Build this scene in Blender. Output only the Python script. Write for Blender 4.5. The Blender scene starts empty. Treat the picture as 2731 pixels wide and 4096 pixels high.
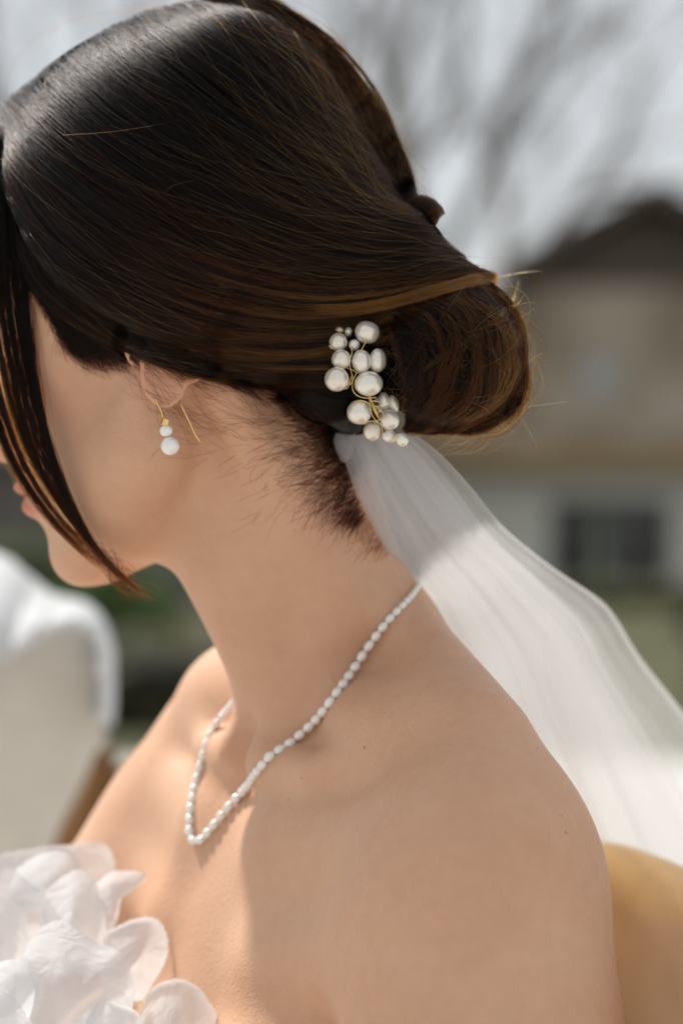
import bpy, math, random
import numpy as np
from mathutils import Vector
from mathutils.bvhtree import BVHTree

# ------------------------------------------------------------------ camera, sky, sun, exposure
R = math.radians
S = bpy.context.scene
COL = S.collection
EYE = 1.15                      # height of the lens above the lawn, metres
cam_d = bpy.data.cameras.new('camera'); cam = bpy.data.objects.new('camera', cam_d); COL.objects.link(cam)
cam.location = (0, -1.0, EYE); cam.rotation_euler = (R(90), 0, 0)
cam_d.sensor_fit = 'VERTICAL'; cam_d.sensor_height = 36.0; cam_d.lens = 87.9
cam_d.clip_start = 0.05; cam_d.clip_end = 500
cam_d.dof.use_dof = True; cam_d.dof.focus_distance = 0.995; cam_d.dof.aperture_fstop = 4.6
S.camera = cam

SUN_DIR = Vector((-0.42, 0.46, 0.78)).normalized()      # towards the sun
sun_el = math.asin(SUN_DIR.z); sun_az = math.atan2(SUN_DIR.x, SUN_DIR.y)
W = bpy.data.worlds.new('World'); S.world = W; W.use_nodes = True
nt = W.node_tree; nt.nodes.clear()
def wn(t, **k):
    n = nt.nodes.new(t)
    for a, b in k.items(): setattr(n, a, b)
    return n
sky = wn('ShaderNodeTexSky', sky_type='NISHITA', sun_disc=False, sun_elevation=sun_el, sun_rotation=sun_az)
sky.air_density = 1.0; sky.dust_density = 2.0
geo = wn('ShaderNodeTexCoord'); noi = wn('ShaderNodeTexNoise'); noi.inputs['Scale'].default_value = 3.0; noi.inputs['Detail'].default_value = 4
rmp = wn('ShaderNodeValToRGB'); rmp.color_ramp.elements[0].position = .3; rmp.color_ramp.elements[1].position = .7
rmp.color_ramp.elements[0].color = (4.7, 4.9, 5.1, 1); rmp.color_ramp.elements[1].color = (6.2, 6.35, 6.5, 1)
mix = wn('ShaderNodeMix', data_type='RGBA'); mix.inputs[0].default_value = 0.9
bg = wn('ShaderNodeBackground'); bg.inputs['Strength'].default_value = 0.10; out = wn('ShaderNodeOutputWorld')
lk = nt.links.new
lk(geo.outputs['Generated'], noi.inputs['Vector']); lk(noi.outputs['Fac'], rmp.inputs['Fac'])
lk(sky.outputs[0], mix.inputs[6]); lk(rmp.outputs[0], mix.inputs[7]); lk(mix.outputs[2], bg.inputs['Color']); lk(bg.outputs[0], out.inputs[0])
sun_d = bpy.data.lights.new('sun', 'SUN'); sun_d.energy = 3.7; sun_d.angle = R(4.0); sun_d.color = (1, .955, .89)
sun = bpy.data.objects.new('sun', sun_d); COL.objects.link(sun); sun.rotation_euler = SUN_DIR.to_track_quat('Z', 'Y').to_euler(); sun.location = SUN_DIR * 20
S.view_settings.view_transform = 'Standard'; S.view_settings.look = 'None'; S.view_settings.gamma = 1; S.view_settings.use_curve_mapping = False
S.view_settings.exposure = 0.40
S.render.engine = 'CYCLES'
S.cycles.max_bounces = 10; S.cycles.transparent_max_bounces = 24
S.cycles.use_denoising = True; S.cycles.denoising_prefilter = 'ACCURATE'

# ------------------------------------------------------------------ helpers
D_ = 1000.0
def U3(px, py, y):              # a point of the photograph at y mm beyond the focal plane -> mm
    s = 1 + y / D_
    return np.array([(px - 1365.5) * .1 * s, y, (2048 - py) * .1 * s])
def PX(p):
    p = np.asarray(p, float); s = 1 + p[..., 1] / D_
    return np.stack([1365.5 + p[..., 0] / .1 / s, 2048 - p[..., 2] / .1 / s], -1)
def Wd(p):                      # mm -> world metres
    p = np.asarray(p, float) * .001
    q = p.copy(); q[..., 2] += EYE
    return q
def tag(o, label=None, cat=None, group=None, kind=None):
    if label: o['label'] = label
    if cat: o['category'] = cat
    if group: o['group'] = group
    if kind: o['kind'] = kind
    return o
def empty(name, loc, label=None, cat=None, group=None):
    o = bpy.data.objects.new(name, None); COL.objects.link(o); o.location = loc; o.empty_display_size = .02
    return tag(o, label, cat, group)
def link(name, data, mat=None, parent=None):
    o = bpy.data.objects.new(name, data); COL.objects.link(o)
    if mat: data.materials.append(mat)
    if parent:
        o.parent = parent; o.matrix_parent_inverse = parent.matrix_world.inverted() if False else o.matrix_parent_inverse
        M = parent.location
        o.location = -M if parent.type == 'EMPTY' else o.location
    return o
def mesh(name, v, f, mat=None, parent=None, smooth=True):
    me = bpy.data.meshes.new(name); me.from_pydata([tuple(x) for x in v], [], [tuple(x) for x in f]); me.update()
    if smooth: me.polygons.foreach_set('use_smooth', [True] * len(me.polygons))
    return link(name, me, mat, parent)

class Mat:
    def __init__(s, name, **k):
        s.m = bpy.data.materials.new(name); s.m.use_nodes = True; s.t = s.m.node_tree
        s.b = s.t.nodes['Principled BSDF']
        for a, v in k.items():
            i = s.b.inputs[a.replace('_', ' ')]
            i.default_value = (*v, 1) if isinstance(v, tuple) and len(v) == 3 and i.type == 'RGBA' else v
    def n(s, t, **k):
        n = s.t.nodes.new(t)
        for a, v in k.items():
            if a in n.inputs.keys(): n.inputs[a].default_value = v
            else: setattr(n, a, v)
        return n
    def l(s, a, b): s.t.links.new(a, b)
    def noise(s, scale, detail=3, coord='Object', stretch=None, dist=0):
        c = s.n('ShaderNodeTexCoord'); nz = s.n('ShaderNodeTexNoise', Scale=scale, Detail=detail, Distortion=dist)
        if stretch:
            mp = s.n('ShaderNodeMapping'); mp.inputs['Scale'].default_value = stretch
            s.l(c.outputs[coord], mp.inputs['Vector']); s.l(mp.outputs[0], nz.inputs['Vector'])
        else: s.l(c.outputs[coord], nz.inputs['Vector'])
        return nz.outputs['Fac']
    def ramp(s, fac, cols):
        r = s.n('ShaderNodeValToRGB'); e = r.color_ramp.elements
        while len(e) < len(cols): e.new(.5)
        for el, (p, c) in zip(e, cols): el.position = p; el.color = (*c, 1)
        s.l(fac, r.inputs['Fac']); return r.outputs['Color']
    def bump(s, h, dist, strength=1):
        b = s.n('ShaderNodeBump', Strength=strength, Distance=dist); s.l(h, b.inputs['Height']); s.l(b.outputs[0], s.b.inputs['Normal']); return b
def noisy(name, cols, scale, rough=.8, bump=None, detail=4, stretch=None, **k):
    m = Mat(name, Roughness=rough, **k)
    f = m.noise(scale, detail, stretch=stretch); m.l(m.ramp(f, cols), m.b.inputs['Base Color'])
    if bump: m.bump(f, bump)
    return m.m
# ------------------------------------------------------------------ implicit surfaces -> one continuous mesh
def smin(a, b, k):
    h = np.clip(.5 + .5 * (b - a) / k, 0, 1)
    return b * (1 - h) + a * h - k * h * (1 - h)
def ssub(a, b, k):              # a minus b
    return -smin(-a, b, k)
def ell(p, c, r, ax=None):
    q = p - np.float32(c)
    if ax is not None: q = q @ np.float32(ax).T
    r = np.float32(r)
    k0 = np.sqrt(((q / r) ** 2).sum(-1)); k1 = np.sqrt(((q / (r * r)) ** 2).sum(-1)) + 1e-6
    return k0 * (k0 - 1) / k1
def cap(p, a, b, ra, rb=None):
    rb = ra if rb is None else rb
    a = np.float32(a); b = np.float32(b); ab = b - a
    t = np.clip(((p - a) @ ab) / (ab @ ab), 0, 1)
    return np.sqrt(((p - a - t[..., None] * ab) ** 2).sum(-1)) - (ra + (rb - ra) * t).astype(np.float32)
def chain(p, pts, rs, k=8):
    d = None
    for i in range(len(pts) - 1):
        e = cap(p, pts[i], pts[i + 1], rs[i], rs[i + 1]); d = e if d is None else np.minimum(d, e)
    return d
def polygonise(fn, lo, hi, h, smooth=3, coarse=10.0):
    lo = np.float32(lo); hi = np.float32(hi)
    B = 8
    nb = np.ceil((hi - lo) / (h * B)).astype(int); n = nb * B
    # a coarse look at block centres, then only blocks near the surface
    bc = [lo[i] + (np.arange(nb[i]) + .5) * h * B for i in range(3)]
    g = np.stack(np.meshgrid(*bc, indexing='ij'), -1).astype(np.float32).reshape(-1, 3)
    dc = fn(g)
    V = np.repeat(np.repeat(np.repeat(np.sign(dc).reshape(nb) * 50, B, 0), B, 1), B, 2).astype(np.float32)
    near = np.nonzero(np.abs(dc) < h * B * .87 + coarse)[0]
    off = np.stack(np.meshgrid(*[np.arange(B)] * 3, indexing='ij'), -1).reshape(-1, 3)
    bi = np.stack(np.unravel_index(near, nb), -1)
    for s in range(0, len(bi), 2000):
        ii = (bi[s:s + 2000, None, :] * B + off[None]).reshape(-1, 3)
        V[ii[:, 0], ii[:, 1], ii[:, 2]] = fn((lo + ii * h).astype(np.float32))
    ins = V < 0
    # surface nets
    c = np.zeros(n - 1, np.int8)
    for dx in (0, 1):
        for dy in (0, 1):
            for dz in (0, 1): c += ins[dx:n[0] - 1 + dx, dy:n[1] - 1 + dy, dz:n[2] - 1 + dz]
    act = np.nonzero(((c > 0) & (c < 8)).ravel())[0]
    idx = np.full(np.prod(n - 1), -1, np.int32); idx[act] = np.arange(len(act)); idx = idx.reshape(n - 1)
    cell = np.stack(np.unravel_index(act, n - 1), -1)
    acc = np.zeros((len(act), 3), np.float32); cnt = np.zeros((len(act), 1), np.float32)
    cor = np.array([(x, y, z) for x in (0, 1) for y in (0, 1) for z in (0, 1)])
    val = np.stack([V[cell[:, 0] + o[0], cell[:, 1] + o[1], cell[:, 2] + o[2]] for o in cor], 1)
    for i in range(8):
        for j in range(i + 1, 8):
            if np.abs(cor[i] - cor[j]).sum() != 1: continue
            a, b = val[:, i], val[:, j]; x = (a < 0) != (b < 0)
            t = np.where(x, a / np.where(a - b == 0, 1, a - b), 0)[:, None]
            acc += np.where(x[:, None], cor[i] + t * (cor[j] - cor[i]), 0); cnt += x[:, None]
    vert = lo + (cell + acc / np.maximum(cnt, 1)) * h
    faces = []
    for ax in range(3):
        u, w = [(1, 2), (2, 0), (0, 1)][ax]
        sl = [slice(1, n[i] - 1) for i in range(3)]; sl[ax] = slice(0, n[ax] - 1)
        a = ins[tuple(sl)]; sl2 = list(sl); sl2[ax] = slice(1, n[ax]); b = ins[tuple(sl2)]
        for sgn, m in ((1, a & ~b), (-1, ~a & b)):
            e = np.stack(np.nonzero(m), -1)
            o = np.ones(3, int); o[ax] = 0; e = e + o
            du = np.zeros(3, int); du[u] = 1; dw = np.zeros(3, int); dw[w] = 1
            q = [e - du - dw, e - dw, e, e - du]
            q = np.stack([idx[k[:, 0], k[:, 1], k[:, 2]] for k in q], -1)
            faces.append(q if sgn > 0 else q[:, ::-1])
    F = np.concatenate(faces); F = F[(F >= 0).all(1)]
    e = np.concatenate([F[:, [0, 1]], F[:, [1, 2]], F[:, [2, 3]], F[:, [3, 0]]])
    for it in range(smooth):
        s = np.zeros_like(vert); m = np.zeros(len(vert), np.float32)
        for ax in range(3): s[:, ax] = np.bincount(e[:, 0], vert[e[:, 1], ax], len(vert)) + np.bincount(e[:, 1], vert[e[:, 0], ax], len(vert))
        m = np.bincount(e.ravel(), minlength=len(vert)).astype(np.float32)
        vert = vert * .4 + .6 * s / np.maximum(m, 1)[:, None]
    return vert, F
def fastmesh(name, v, F, mat=None, parent=None):
    me = bpy.data.meshes.new(name); k = F.shape[1]
    me.vertices.add(len(v)); me.vertices.foreach_set('co', np.ascontiguousarray(v, np.float32).ravel())
    me.loops.add(F.size); me.loops.foreach_set('vertex_index', np.ascontiguousarray(F, np.int32).ravel())
    me.polygons.add(len(F)); me.polygons.foreach_set('loop_start', np.arange(0, F.size, k, dtype=np.int32))
    me.polygons.foreach_set('use_smooth', np.ones(len(F), bool)); me.update(calc_edges=True); me.validate()
    return link(name, me, mat, parent)

# ------------------------------------------------------------------ the bride: head frame, torso frame (mm)
HC = np.array([-64.2, 89.4, 114.6])
HF = np.array([-.9147, .3300, -.2333]); HL = np.array([-.3433, -.9391, .0174]); HU = np.array([-.2133, .0960, .9723])
HM = np.stack([HF, HL, HU])
def H(f, l, u): return HC + HF * f + HL * l + HU * u
TC = U3(1335, 2675, 100)
TL = np.array([.45, -.891, -.015]); TL /= np.linalg.norm(TL); TF = np.array([-.893, -.45, 0.]); TU = np.cross(TF, TL); TU /= np.linalg.norm(TU)
TM = np.stack([TF, TL, TU])
def T(f, l, u): return TC + TF * f + TL * l + TU * u

def head_sdf(p):
    q = (p - np.float32(HC)) @ np.float32(HM).T
    s = q.copy(); s[..., 1] = np.abs(s[..., 1])
    d = ell(q, (3, 0, -1), (89, 74, 87))
    d = smin(d, ell(q, (40, 0, -12), (54, 60, 58)), 14)
    d = smin(d, ell(q, (44, 0, -70), (44, 52, 58)), 16)
    d = smin(d, cap(s, (20, 46, -88), (76, 14, -118), 14, 13), 18)
    d = smin(d, cap(s, (4, 58, -56), (22, 47, -88), 10, 14), 14)
    d = smin(d, ell(s, (58, 42, -42), (22, 18, 16)), 16)
    d = smin(d, ell(q, (82, 0, -117), (13, 15, 15)), 10)
    d = smin(d, ell(q, (84, 0, -86), (16, 24, 20)), 12)
    d = ssub(d, ell(s, (96, 31, -26), (13, 16, 11)), 10)
    d = smin(d, ell(s, (76, 31, -29), (13, 14, 12)), 4)
    d = smin(d, cap(s, (93, 8, -9), (82, 40, -11), 5, 4), 9)
    d = smin(d, cap(q, (93, 0, -20), (110, 0, -60), 5.5, 8), 7)
    d = smin(d, ell(s, (103, 8.5, -66), (7, 6, 5.5)), 4)
    d = smin(d, ell(q, (97.5, 0, -83.5), (5.5, 21, 4.5)), 3)
    d = smin(d, ell(q, (96.5, 0, -92.5), (6, 18, 5.5)), 2.5)
    d = ssub(d, cap(s, (103, 0, -88), (92, 23, -87), 1.2), 2)
    # ears
    cb, sb = math.cos(R(15)), math.sin(R(15))
    ax = np.array([[cb, sb, 0], [-sb, cb, 0], [0, 0, 1]])
    r = R(12); ax = np.array([[math.cos(r), 0, -math.sin(r)], [0, 1, 0], [math.sin(r), 0, math.cos(r)]]) @ ax
    e = ell(s, (-11, 75, -42), (17, 4.5, 29), ax)
    e = smin(e, ell(s, (-7, 80.5, -65), (10.5, 4.6, 13.5)), 5)
    e = ssub(e, ell(s, (-8, 84, -28), (8, 6, 10), ax), 3)
    d = smin(d, e, 2.5)
    d = smin(d, ell(s, (6, 71.5, -50), (5, 6, 8)), 4)
    d = ssub(d, ell(s, (.5, 79, -47), (2.6, 9, 6)), 1.5)
    return d
def body_sdf(p):
    t = (p - np.float32(TC)) @ np.float32(TM).T
    s = t.copy(); s[..., 1] = np.abs(s[..., 1])
    d = ell(t, (-14, 0, -190), (86, 128, 178))
    d = smin(d, cap(s, (-20, 22, 14), (-6, 118, -19), 20, 20), 24)
    d = smin(d, ell(t, (6, 134, -98), (50, 42, 72)), 24)
    d = smin(d, ell(t, (6, -134, -96), (42, 38, 54)), 24)
    d = smin(d, cap(p, T(6, 138, -88), T(36, 206, -310), 47, 48), 26)
    d = smin(d, ell(t, (-4, 130, -62), (36, 36, 40)), 22)
    d = smin(d, ell(t, (2, 152, -160), (48, 43, 66)), 24)
    d = smin(d, cap(p, T(6, -136, -88), T(190, -156, -300), 42, 38), 26)
    d = smin(d, cap(s, (38, 55, -118), (22, 124, -98), 26, 26), 22)
    d = smin(d, cap(s, (30, 40, -72), (20, 104, -62), 24, 22), 22)
    d = smin(d, ell(s, (58, 62, -205), (50, 58, 62)), 22)
    # neck
    nb, nt_ = T(-2, 0, -8), H(-13, 0, -72)
    d = smin(d, cap(p, nb, nt_, 42, 41), 22)
    d = smin(d, cap(p, T(4, 0, -22), H(32, 0, -94), 19, 22), 18)
    d = ssub(d, ell(t, (22, 62, 6), (18, 26, 7)), 28)
    d = smin(d, cap(p, T(8, -34, -12), T(4, -100, -30), 17, 18), 20)
    d = smin(d, cap(p, T(-12, -42, 0), T(2, -122, -44), 22, 24), 24)
    d = smin(d, ell(s, (6, 72, -19), (24, 38, 18)), 22)
    # sternomastoid, collar bones, notch
    for sg, rr in ((1, 1.), (-1, .8)):
        d = smin(d, chain(p, [H(-18, sg * 54, -66), T(12, sg * 34, 30), T(36, sg * 12, -32)], [9 * rr, 9 * rr, 6 * rr]), 14)
    d = smin(d, chain(s, [(40, 15, -38), (36, 54, -38), (18, 90, -31), (2, 120, -34)], [7.5, 6, 5.5, 6]), 14)
    d = ssub(d, ell(t, (50, 0, -30), (13, 9, 12)), 9)
    hd = head_sdf(p)
    return smin(d, hd, 12)
skin = Mat('skin', Roughness=.55, IOR=1.4)
f1 = skin.noise(22, 4); f2 = skin.noise(160, 3)
base = skin.ramp(f1, [(.25, (.595, .34, .21)), (.5, (.63, .372, .238)), (.78, (.66, .405, .268))])
mx = skin.n('ShaderNodeMix', data_type='RGBA', blend_type='MULTIPLY'); mx.inputs[0].default_value = 1
skin.l(base, mx.inputs[6]); skin.l(skin.ramp(f2, [(.3, (.96, .95, .945)), (.65, (1, 1, 1))]), mx.inputs[7])
# small moles
tcs = skin.n('ShaderNodeTexCoord'); moles = skin.n('ShaderNodeValue'); moles.outputs[0].default_value = 1; moles = moles.outputs[0]; MOLE_AT = skin
mole = skin.n('ShaderNodeMapRange'); mole.inputs['From Min'].default_value = .35; mole.inputs['From Max'].default_value = 1.; mole.inputs['To Min'].default_value = .55; mole.inputs['To Max'].default_value = 0
m3 = skin.n('ShaderNodeMix', data_type='RGBA'); skin.l(mole.outputs[0], m3.inputs[0]); skin.l(mx.outputs[2], m3.inputs[6]); m3.inputs[7].default_value = (.10, .04, .025, 1)
at_ = skin.n('ShaderNodeAttribute', attribute_name='flush')
m4 = skin.n('ShaderNodeMix', data_type='RGBA'); skin.l(at_.outputs['Fac'], m4.inputs[0]); skin.l(m3.outputs[2], m4.inputs[6]); m4.inputs[7].default_value = (.50, .16, .12, 1)
skin.l(m4.outputs[2], skin.b.inputs['Base Color'])
skin.b.inputs['Subsurface Weight'].default_value = .4
skin.b.inputs['Subsurface Radius'].default_value = (1, .34, .18)
skin.b.inputs['Subsurface Scale'].default_value = .006
vp = skin.n('ShaderNodeTexVoronoi', Scale=900.); skin.l(tcs.outputs['Object'], vp.inputs['Vector'])
mh = skin.n('ShaderNodeMath', operation='MULTIPLY_ADD'); skin.l(vp.outputs['Distance'], mh.inputs[0]); mh.inputs[1].default_value = .5; skin.l(skin.noise(420, 4), mh.inputs[2])
skin.bump(mh.outputs[0], .0005, .75)
person = empty('person', (0, .1, EYE - .3), 'bride seen from behind her left shoulder with a low bun and bare shoulders', 'person')
import time
t0 = time.time()
bv, bf = polygonise(body_sdf, (-190, -190, -420), (250, 350, 230), 2.0, smooth=3)
print('body', len(bv), len(bf), time.time() - t0)
body = fastmesh('body', Wd(bv), bf, skin.m, person)

lip = np.minimum(np.linalg.norm((bv - H(97, 0, -83)) / 9, axis=1), np.linalg.norm((bv - H(96, 0, -92)) / 9, axis=1))
hq = (bv - HC) @ HM.T
lipw = np.clip(1.6 - np.maximum(np.abs(hq[:, 2] + 88) / 7.5, np.maximum(np.abs(hq[:, 1]) / 20, np.where(hq[:, 0] > 84, 0, 9))), 0, 1)
earw = np.clip(1.3 - np.linalg.norm((bv - H(-2, 76, -56)) / 22, axis=1), 0, 1) * .35
ckw = np.clip(1 - np.linalg.norm((bv - H(62, 44, -55)) / 34, axis=1), 0, 1) * .22
fa = body.data.attributes.new('flush', 'FLOAT', 'POINT')
if len(fa.data) == len(bv): fa.data.foreach_set('value', np.maximum(np.maximum(lipw, earw), ckw).astype(np.float32))

# moles: small dark spots where the skin has them (object space)
bb0 = BVHTree.FromPolygons([tuple(map(float, x)) for x in bv], [tuple(map(int, x)) for x in bf])
for px, py, r_ in ((1458, 2990, .75), (1207, 3113, .5), (1292, 2952, .4), (1156, 3198, .5), (1654, 2657, .45), (2148, 2992, .55), (2262, 3330, .65), (2243, 3262, .4), (1180, 2120, .35), (1020, 1960, .3)):
    d_ = Vector(((px - 1365.5) * .1, D_, (2048 - py) * .1)).normalized(); h_ = bb0.ray_cast(Vector((0, -D_, 0)), d_)
    if h_[0] is None: continue
    c_ = Vector(Wd(np.array(h_[0])))
    dn = skin.n('ShaderNodeVectorMath', operation='DISTANCE'); skin.l(tcs.outputs['Object'], dn.inputs[0]); dn.inputs[1].default_value = c_
    dv_ = skin.n('ShaderNodeMath', operation='DIVIDE'); skin.l(dn.outputs['Value'], dv_.inputs[0]); dv_.inputs[1].default_value = r_ * .0012
    mn = skin.n('ShaderNodeMath', operation='MINIMUM'); skin.l(moles, mn.inputs[0]); skin.l(dv_.outputs[0], mn.inputs[1]); moles = mn.outputs[0]
skin.l(moles, mole.inputs['Value'])
# ------------------------------------------------------------------ hair: a dark mass over the scalp, then strands along the combed flow
def px_to_head(px, py, l):
    a, b = -80., 180.
    for _ in range(40):
        m = (a + b) / 2
        if (U3(px, py, m) - HC) @ HL > l: a = m
        else: b = m
    return (U3(px, py, a) - HC) @ np.array([HF, HU]).T
hl = [px_to_head(*q) for q in ((-60, 610, 66), (20, 840, 70), (100, 985, 74), (230, 1130, 77), (400, 1250, 80), (600, 1370, 84), (800, 1490, 84), (1000, 1525, 80), (1200, 1580, 72), (1290, 1700, 60))]
hl = sorted([tuple(q) for q in hl]); hlf = np.array([q[0] for q in hl]); hlu = np.array([q[1] for q in hl])
def bun_sdf(p):
    d = ell(p, U3(1835, 1420, 34), (26, 34, 29))
    d = smin(d, ell(p, U3(1700, 1400, 30), (24, 28, 27)), 12)
    return d
def hair_sdf(p):
    q = (p - np.float32(HC)) @ np.float32(HM).T
    s = q.copy(); s[..., 1] = np.abs(s[..., 1])
    d = ell(q, (4, 0, 7), (92, 82, 95))
    d = smin(d, ell(q, (-4, 0, -22), (92, 84, 62)), 20)
    d = smin(d, ell(p, U3(920, 440, 85), (40, 60, 41)), 22)
    uh = np.interp(q[..., 0], hlf, hlu).astype(np.float32)
    uh = np.where(q[..., 0] > 58, uh + (q[..., 0] - 58) * 1.1, uh)
    d = -smin(-d, -(uh - q[..., 2]) * np.float32(.75), 5)
    d = smin(d, ell(p, U3(1560, 1090, 38), (26, 34, 28)), 16)
    d = smin(d, ell(p, U3(1740, 1140, 40), (23, 22, 12)), 8)
    d = smin(d, ell(p, U3(1680, 855, 52), (8, 11, 5)), 4)
    d = smin(d, cap(p, U3(1330, 1530, 32), U3(1400, 1680, 56), 20, 8), 12)
    d = smin(d, ell(q, (-21, 79, -33), (23, 10, 21)), 8)
    d = smin(d, bun_sdf(p), 5)
    return d
t0 = time.time()
hv, hf_ = polygonise(hair_sdf, (-190, -40, -30), (110, 220, 250), 2.4, smooth=2)
print('hair mass', len(hv), time.time() - t0)
hm = Mat('hair_mass', Roughness=.55); hm.b.inputs['Base Color'].default_value = (.004, .003, .0025, 1); hm.b.inputs['Specular IOR Level'].default_value = 0.
hair = fastmesh('hair', Wd(hv), hf_, hm.m, person)

def bvh_of(v, f): return BVHTree.FromPolygons([tuple(map(float, x)) for x in v], [tuple(map(int, x)) for x in f])
hbvh = bvh_of(hv, hf_)
bbvh = bvh_of(bv, bf)
def depth_map(bvhs, x0, y0, x1, y1, st):
    xs = np.arange(x0, x1 + 1, st); ys = np.arange(y0, y1 + 1, st)
    Dm = np.full((len(ys), len(xs)), np.nan, np.float32)
    o = Vector((0, -D_, 0))
    for j, y in enumerate(ys):
        for i, x in enumerate(xs):
            d = Vector(((x - 1365.5) * .1, D_, (2048 - y) * .1)); d.normalize()
            best = None
            for b in bvhs:
                h = b.ray_cast(o, d)
                if h[0] is not None and (best is None or h[0].y < best): best = h[0].y
            if best is not None: Dm[j, i] = best
    for _ in range(60):
        m = np.isnan(Dm)
        if not m.any(): break
        P = np.pad(Dm, 1, constant_values=np.nan)
        nb = np.stack([P[1 + a:P.shape[0] - 1 + a, 1 + b:P.shape[1] - 1 + b] for a in (-1, 0, 1) for b in (-1, 0, 1)])
        with np.errstate(all='ignore'):
            import warnings; warnings.simplefilter('ignore'); av = np.nanmean(nb, 0)
        Dm[m] = av[m] + 1.0
    Dm[np.isnan(Dm)] = 80
    return (Dm, x0, y0, st)
def look(dm, px, py):
    Dm, x0, y0, st = dm
    u = np.clip((px - x0) / st, 0, Dm.shape[1] - 1.001); v = np.clip((py - y0) / st, 0, Dm.shape[0] - 1.001)
    i = u.astype(int); j = v.astype(int); a = u - i; b = v - j
    return (Dm[j, i] * (1 - a) + Dm[j, i + 1] * a) * (1 - b) + (Dm[j + 1, i] * (1 - a) + Dm[j + 1, i + 1] * a) * b
def U3v(px, py, y):
    s = 1 + y / D_
    return np.stack([(px - 1365.5) * .1 * s, y, (2048 - py) * .1 * s], -1)
t0 = time.time()
hdm = depth_map([hbvh, bbvh], -120, -40, 2160, 2120, 10)
fdm = depth_map([hbvh, bbvh], -120, 400, 1600, 2500, 20)
print('depth maps', time.time() - t0)

rng = np.random.default_rng(7)
def resample(pts, n):
    p = np.array(pts, float)
    # Catmull-Rom through the guide, evened by length
    q = np.vstack([2 * p[0] - p[1], p, 2 * p[-1] - p[-2]]); o = []
    for i in range(1, len(q) - 2):
        t = np.linspace(0, 1, 12, endpoint=False)[:, None]
        a, b, c, d = q[i - 1], q[i], q[i + 1], q[i + 2]
        o.append(.5 * (2 * b + (c - a) * t + (2 * a - 5 * b + 4 * c - d) * t ** 2 + (3 * b - a - 3 * c + d) * t ** 3))
    o = np.vstack(o + [p[-1:]])
    L = np.r_[0, np.cumsum(np.linalg.norm(np.diff(o, axis=0), axis=1))]; L /= L[-1]
    tt = np.linspace(0, 1, n)
    return np.stack([np.interp(tt, L, o[:, k]) for k in range(o.shape[1])], -1)
def strands(guides, count, n=20, clumps=0, spread=.25, cut=(0, .15), wob=6, lift=(0, 3), dm=None, frizz=0, sbias=1., cwob=0):
    """count strands blended between neighbouring guides, laid on the hair surface; returns (count, n, 3) mm, and s in 0..1"""
    G = np.stack([resample(g, n) for g in guides])                  # guides x n x 2|3
    k = len(guides) - 1
    if clumps:
        cs = np.sort(rng.random(clumps)) * k; ci = rng.integers(0, clumps, count); strands.ci = ci
        s = np.clip(cs[ci] + rng.normal(0, spread, count) * k / clumps, 0, k - 1e-4); ph = rng.random(clumps)[ci] * 6.28; lf = rng.random(clumps)[ci]
    else:
        s = rng.random(count) ** sbias * (k - 1e-4); ph = rng.random(count) * 6.28; lf = rng.random(count)
    i = s.astype(int); a = (s - i)[:, None, None]
    # ease between guides so that bands stay smooth
    P = G[i] * (1 - a) + G[i + 1] * a
    t0_ = rng.random(count) * cut[0]; t1_ = 1 - rng.random(count) ** 2 * cut[1]
    tt = t0_[:, None] + (t1_ - t0_)[:, None] * np.linspace(0, 1, n)[None]
    x = tt * (n - 1); j = np.clip(x.astype(int), 0, n - 2); w = (x - j)[..., None]
    P = np.take_along_axis(P, j[..., None], 1) * (1 - w) + np.take_along_axis(P, j[..., None] + 1, 1) * w
    tau = tt
    tn = np.gradient(P[..., :2], axis=1); tn /= np.linalg.norm(tn, axis=-1, keepdims=True) + 1e-6
    nm = np.stack([-tn[..., 1], tn[..., 0]], -1)
    wv = wob * (np.sin(tau * (4 + 3 * rng.random(count))[:, None] + ph[:, None]) + .6 * np.sin(tau * (9 + 8 * rng.random(count))[:, None] + 6.28 * rng.random(count)[:, None]))
    if clumps and cwob:
        ca = rng.normal(0, cwob, clumps)[ci][:, None]; cb = rng.random(clumps)[ci][:, None] * 6.28; cf = (2 + 3 * rng.random(clumps))[ci][:, None]
        wv += ca * np.sin(cf * tau + cb) * np.sin(np.pi * np.clip(tau, 0, 1))
    wv += frizz * np.cumsum(rng.normal(0, 1, (count, n)), 1) / n ** .5
    P[..., :2] += nm * wv[..., None]
    lift_ = lift[0] + (lift[1] - lift[0]) * (.55 * lf + .45 * rng.random(count))
    dep = look(dm, P[..., 0], P[..., 1]) if P.shape[-1] == 2 else P[..., 2]
    q = U3v(P[..., 0], P[..., 1], dep - lift_[:, None] * (.4 + .6 * np.sin(np.pi * np.clip(tau, .05, .95))))
    return q, s / max(k, 1), tau
hair_mat = Mat('hair_strands'); ht = hair_mat.t; ht.nodes.remove(hair_mat.b)
hb = ht.nodes.new('ShaderNodeBsdfHairPrincipled'); hb.parametrization = 'MELANIN'
at = ht.nodes.new('ShaderNodeAttribute'); at.attribute_name = 'tone'
mr = ht.nodes.new('ShaderNodeFloatCurve'); cu = mr.mapping.curves[0].points
cu[0].location = (0, .995); cu[1].location = (1, .14); cu.new(.25, .86); cu.new(.55, .46); mr.mapping.update()
ht.links.new(at.outputs['Fac'], mr.inputs['Value']); ht.links.new(mr.outputs[0], hb.inputs['Melanin'])
hb.inputs['Melanin Redness'].default_value = .95; hb.inputs['Roughness'].default_value = .2; hb.inputs['IOR'].default_value = 1.27; hb.inputs['Radial Roughness'].default_value = .35
hb.inputs['Tint'].default_value = (1, .74, .55, 1); hb.inputs['Random Color'].default_value = .15; hb.inputs['Random Roughness'].default_value = .2
ht.links.new(hb.outputs[0], ht.nodes['Material Output'].inputs['Surface'])
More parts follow.
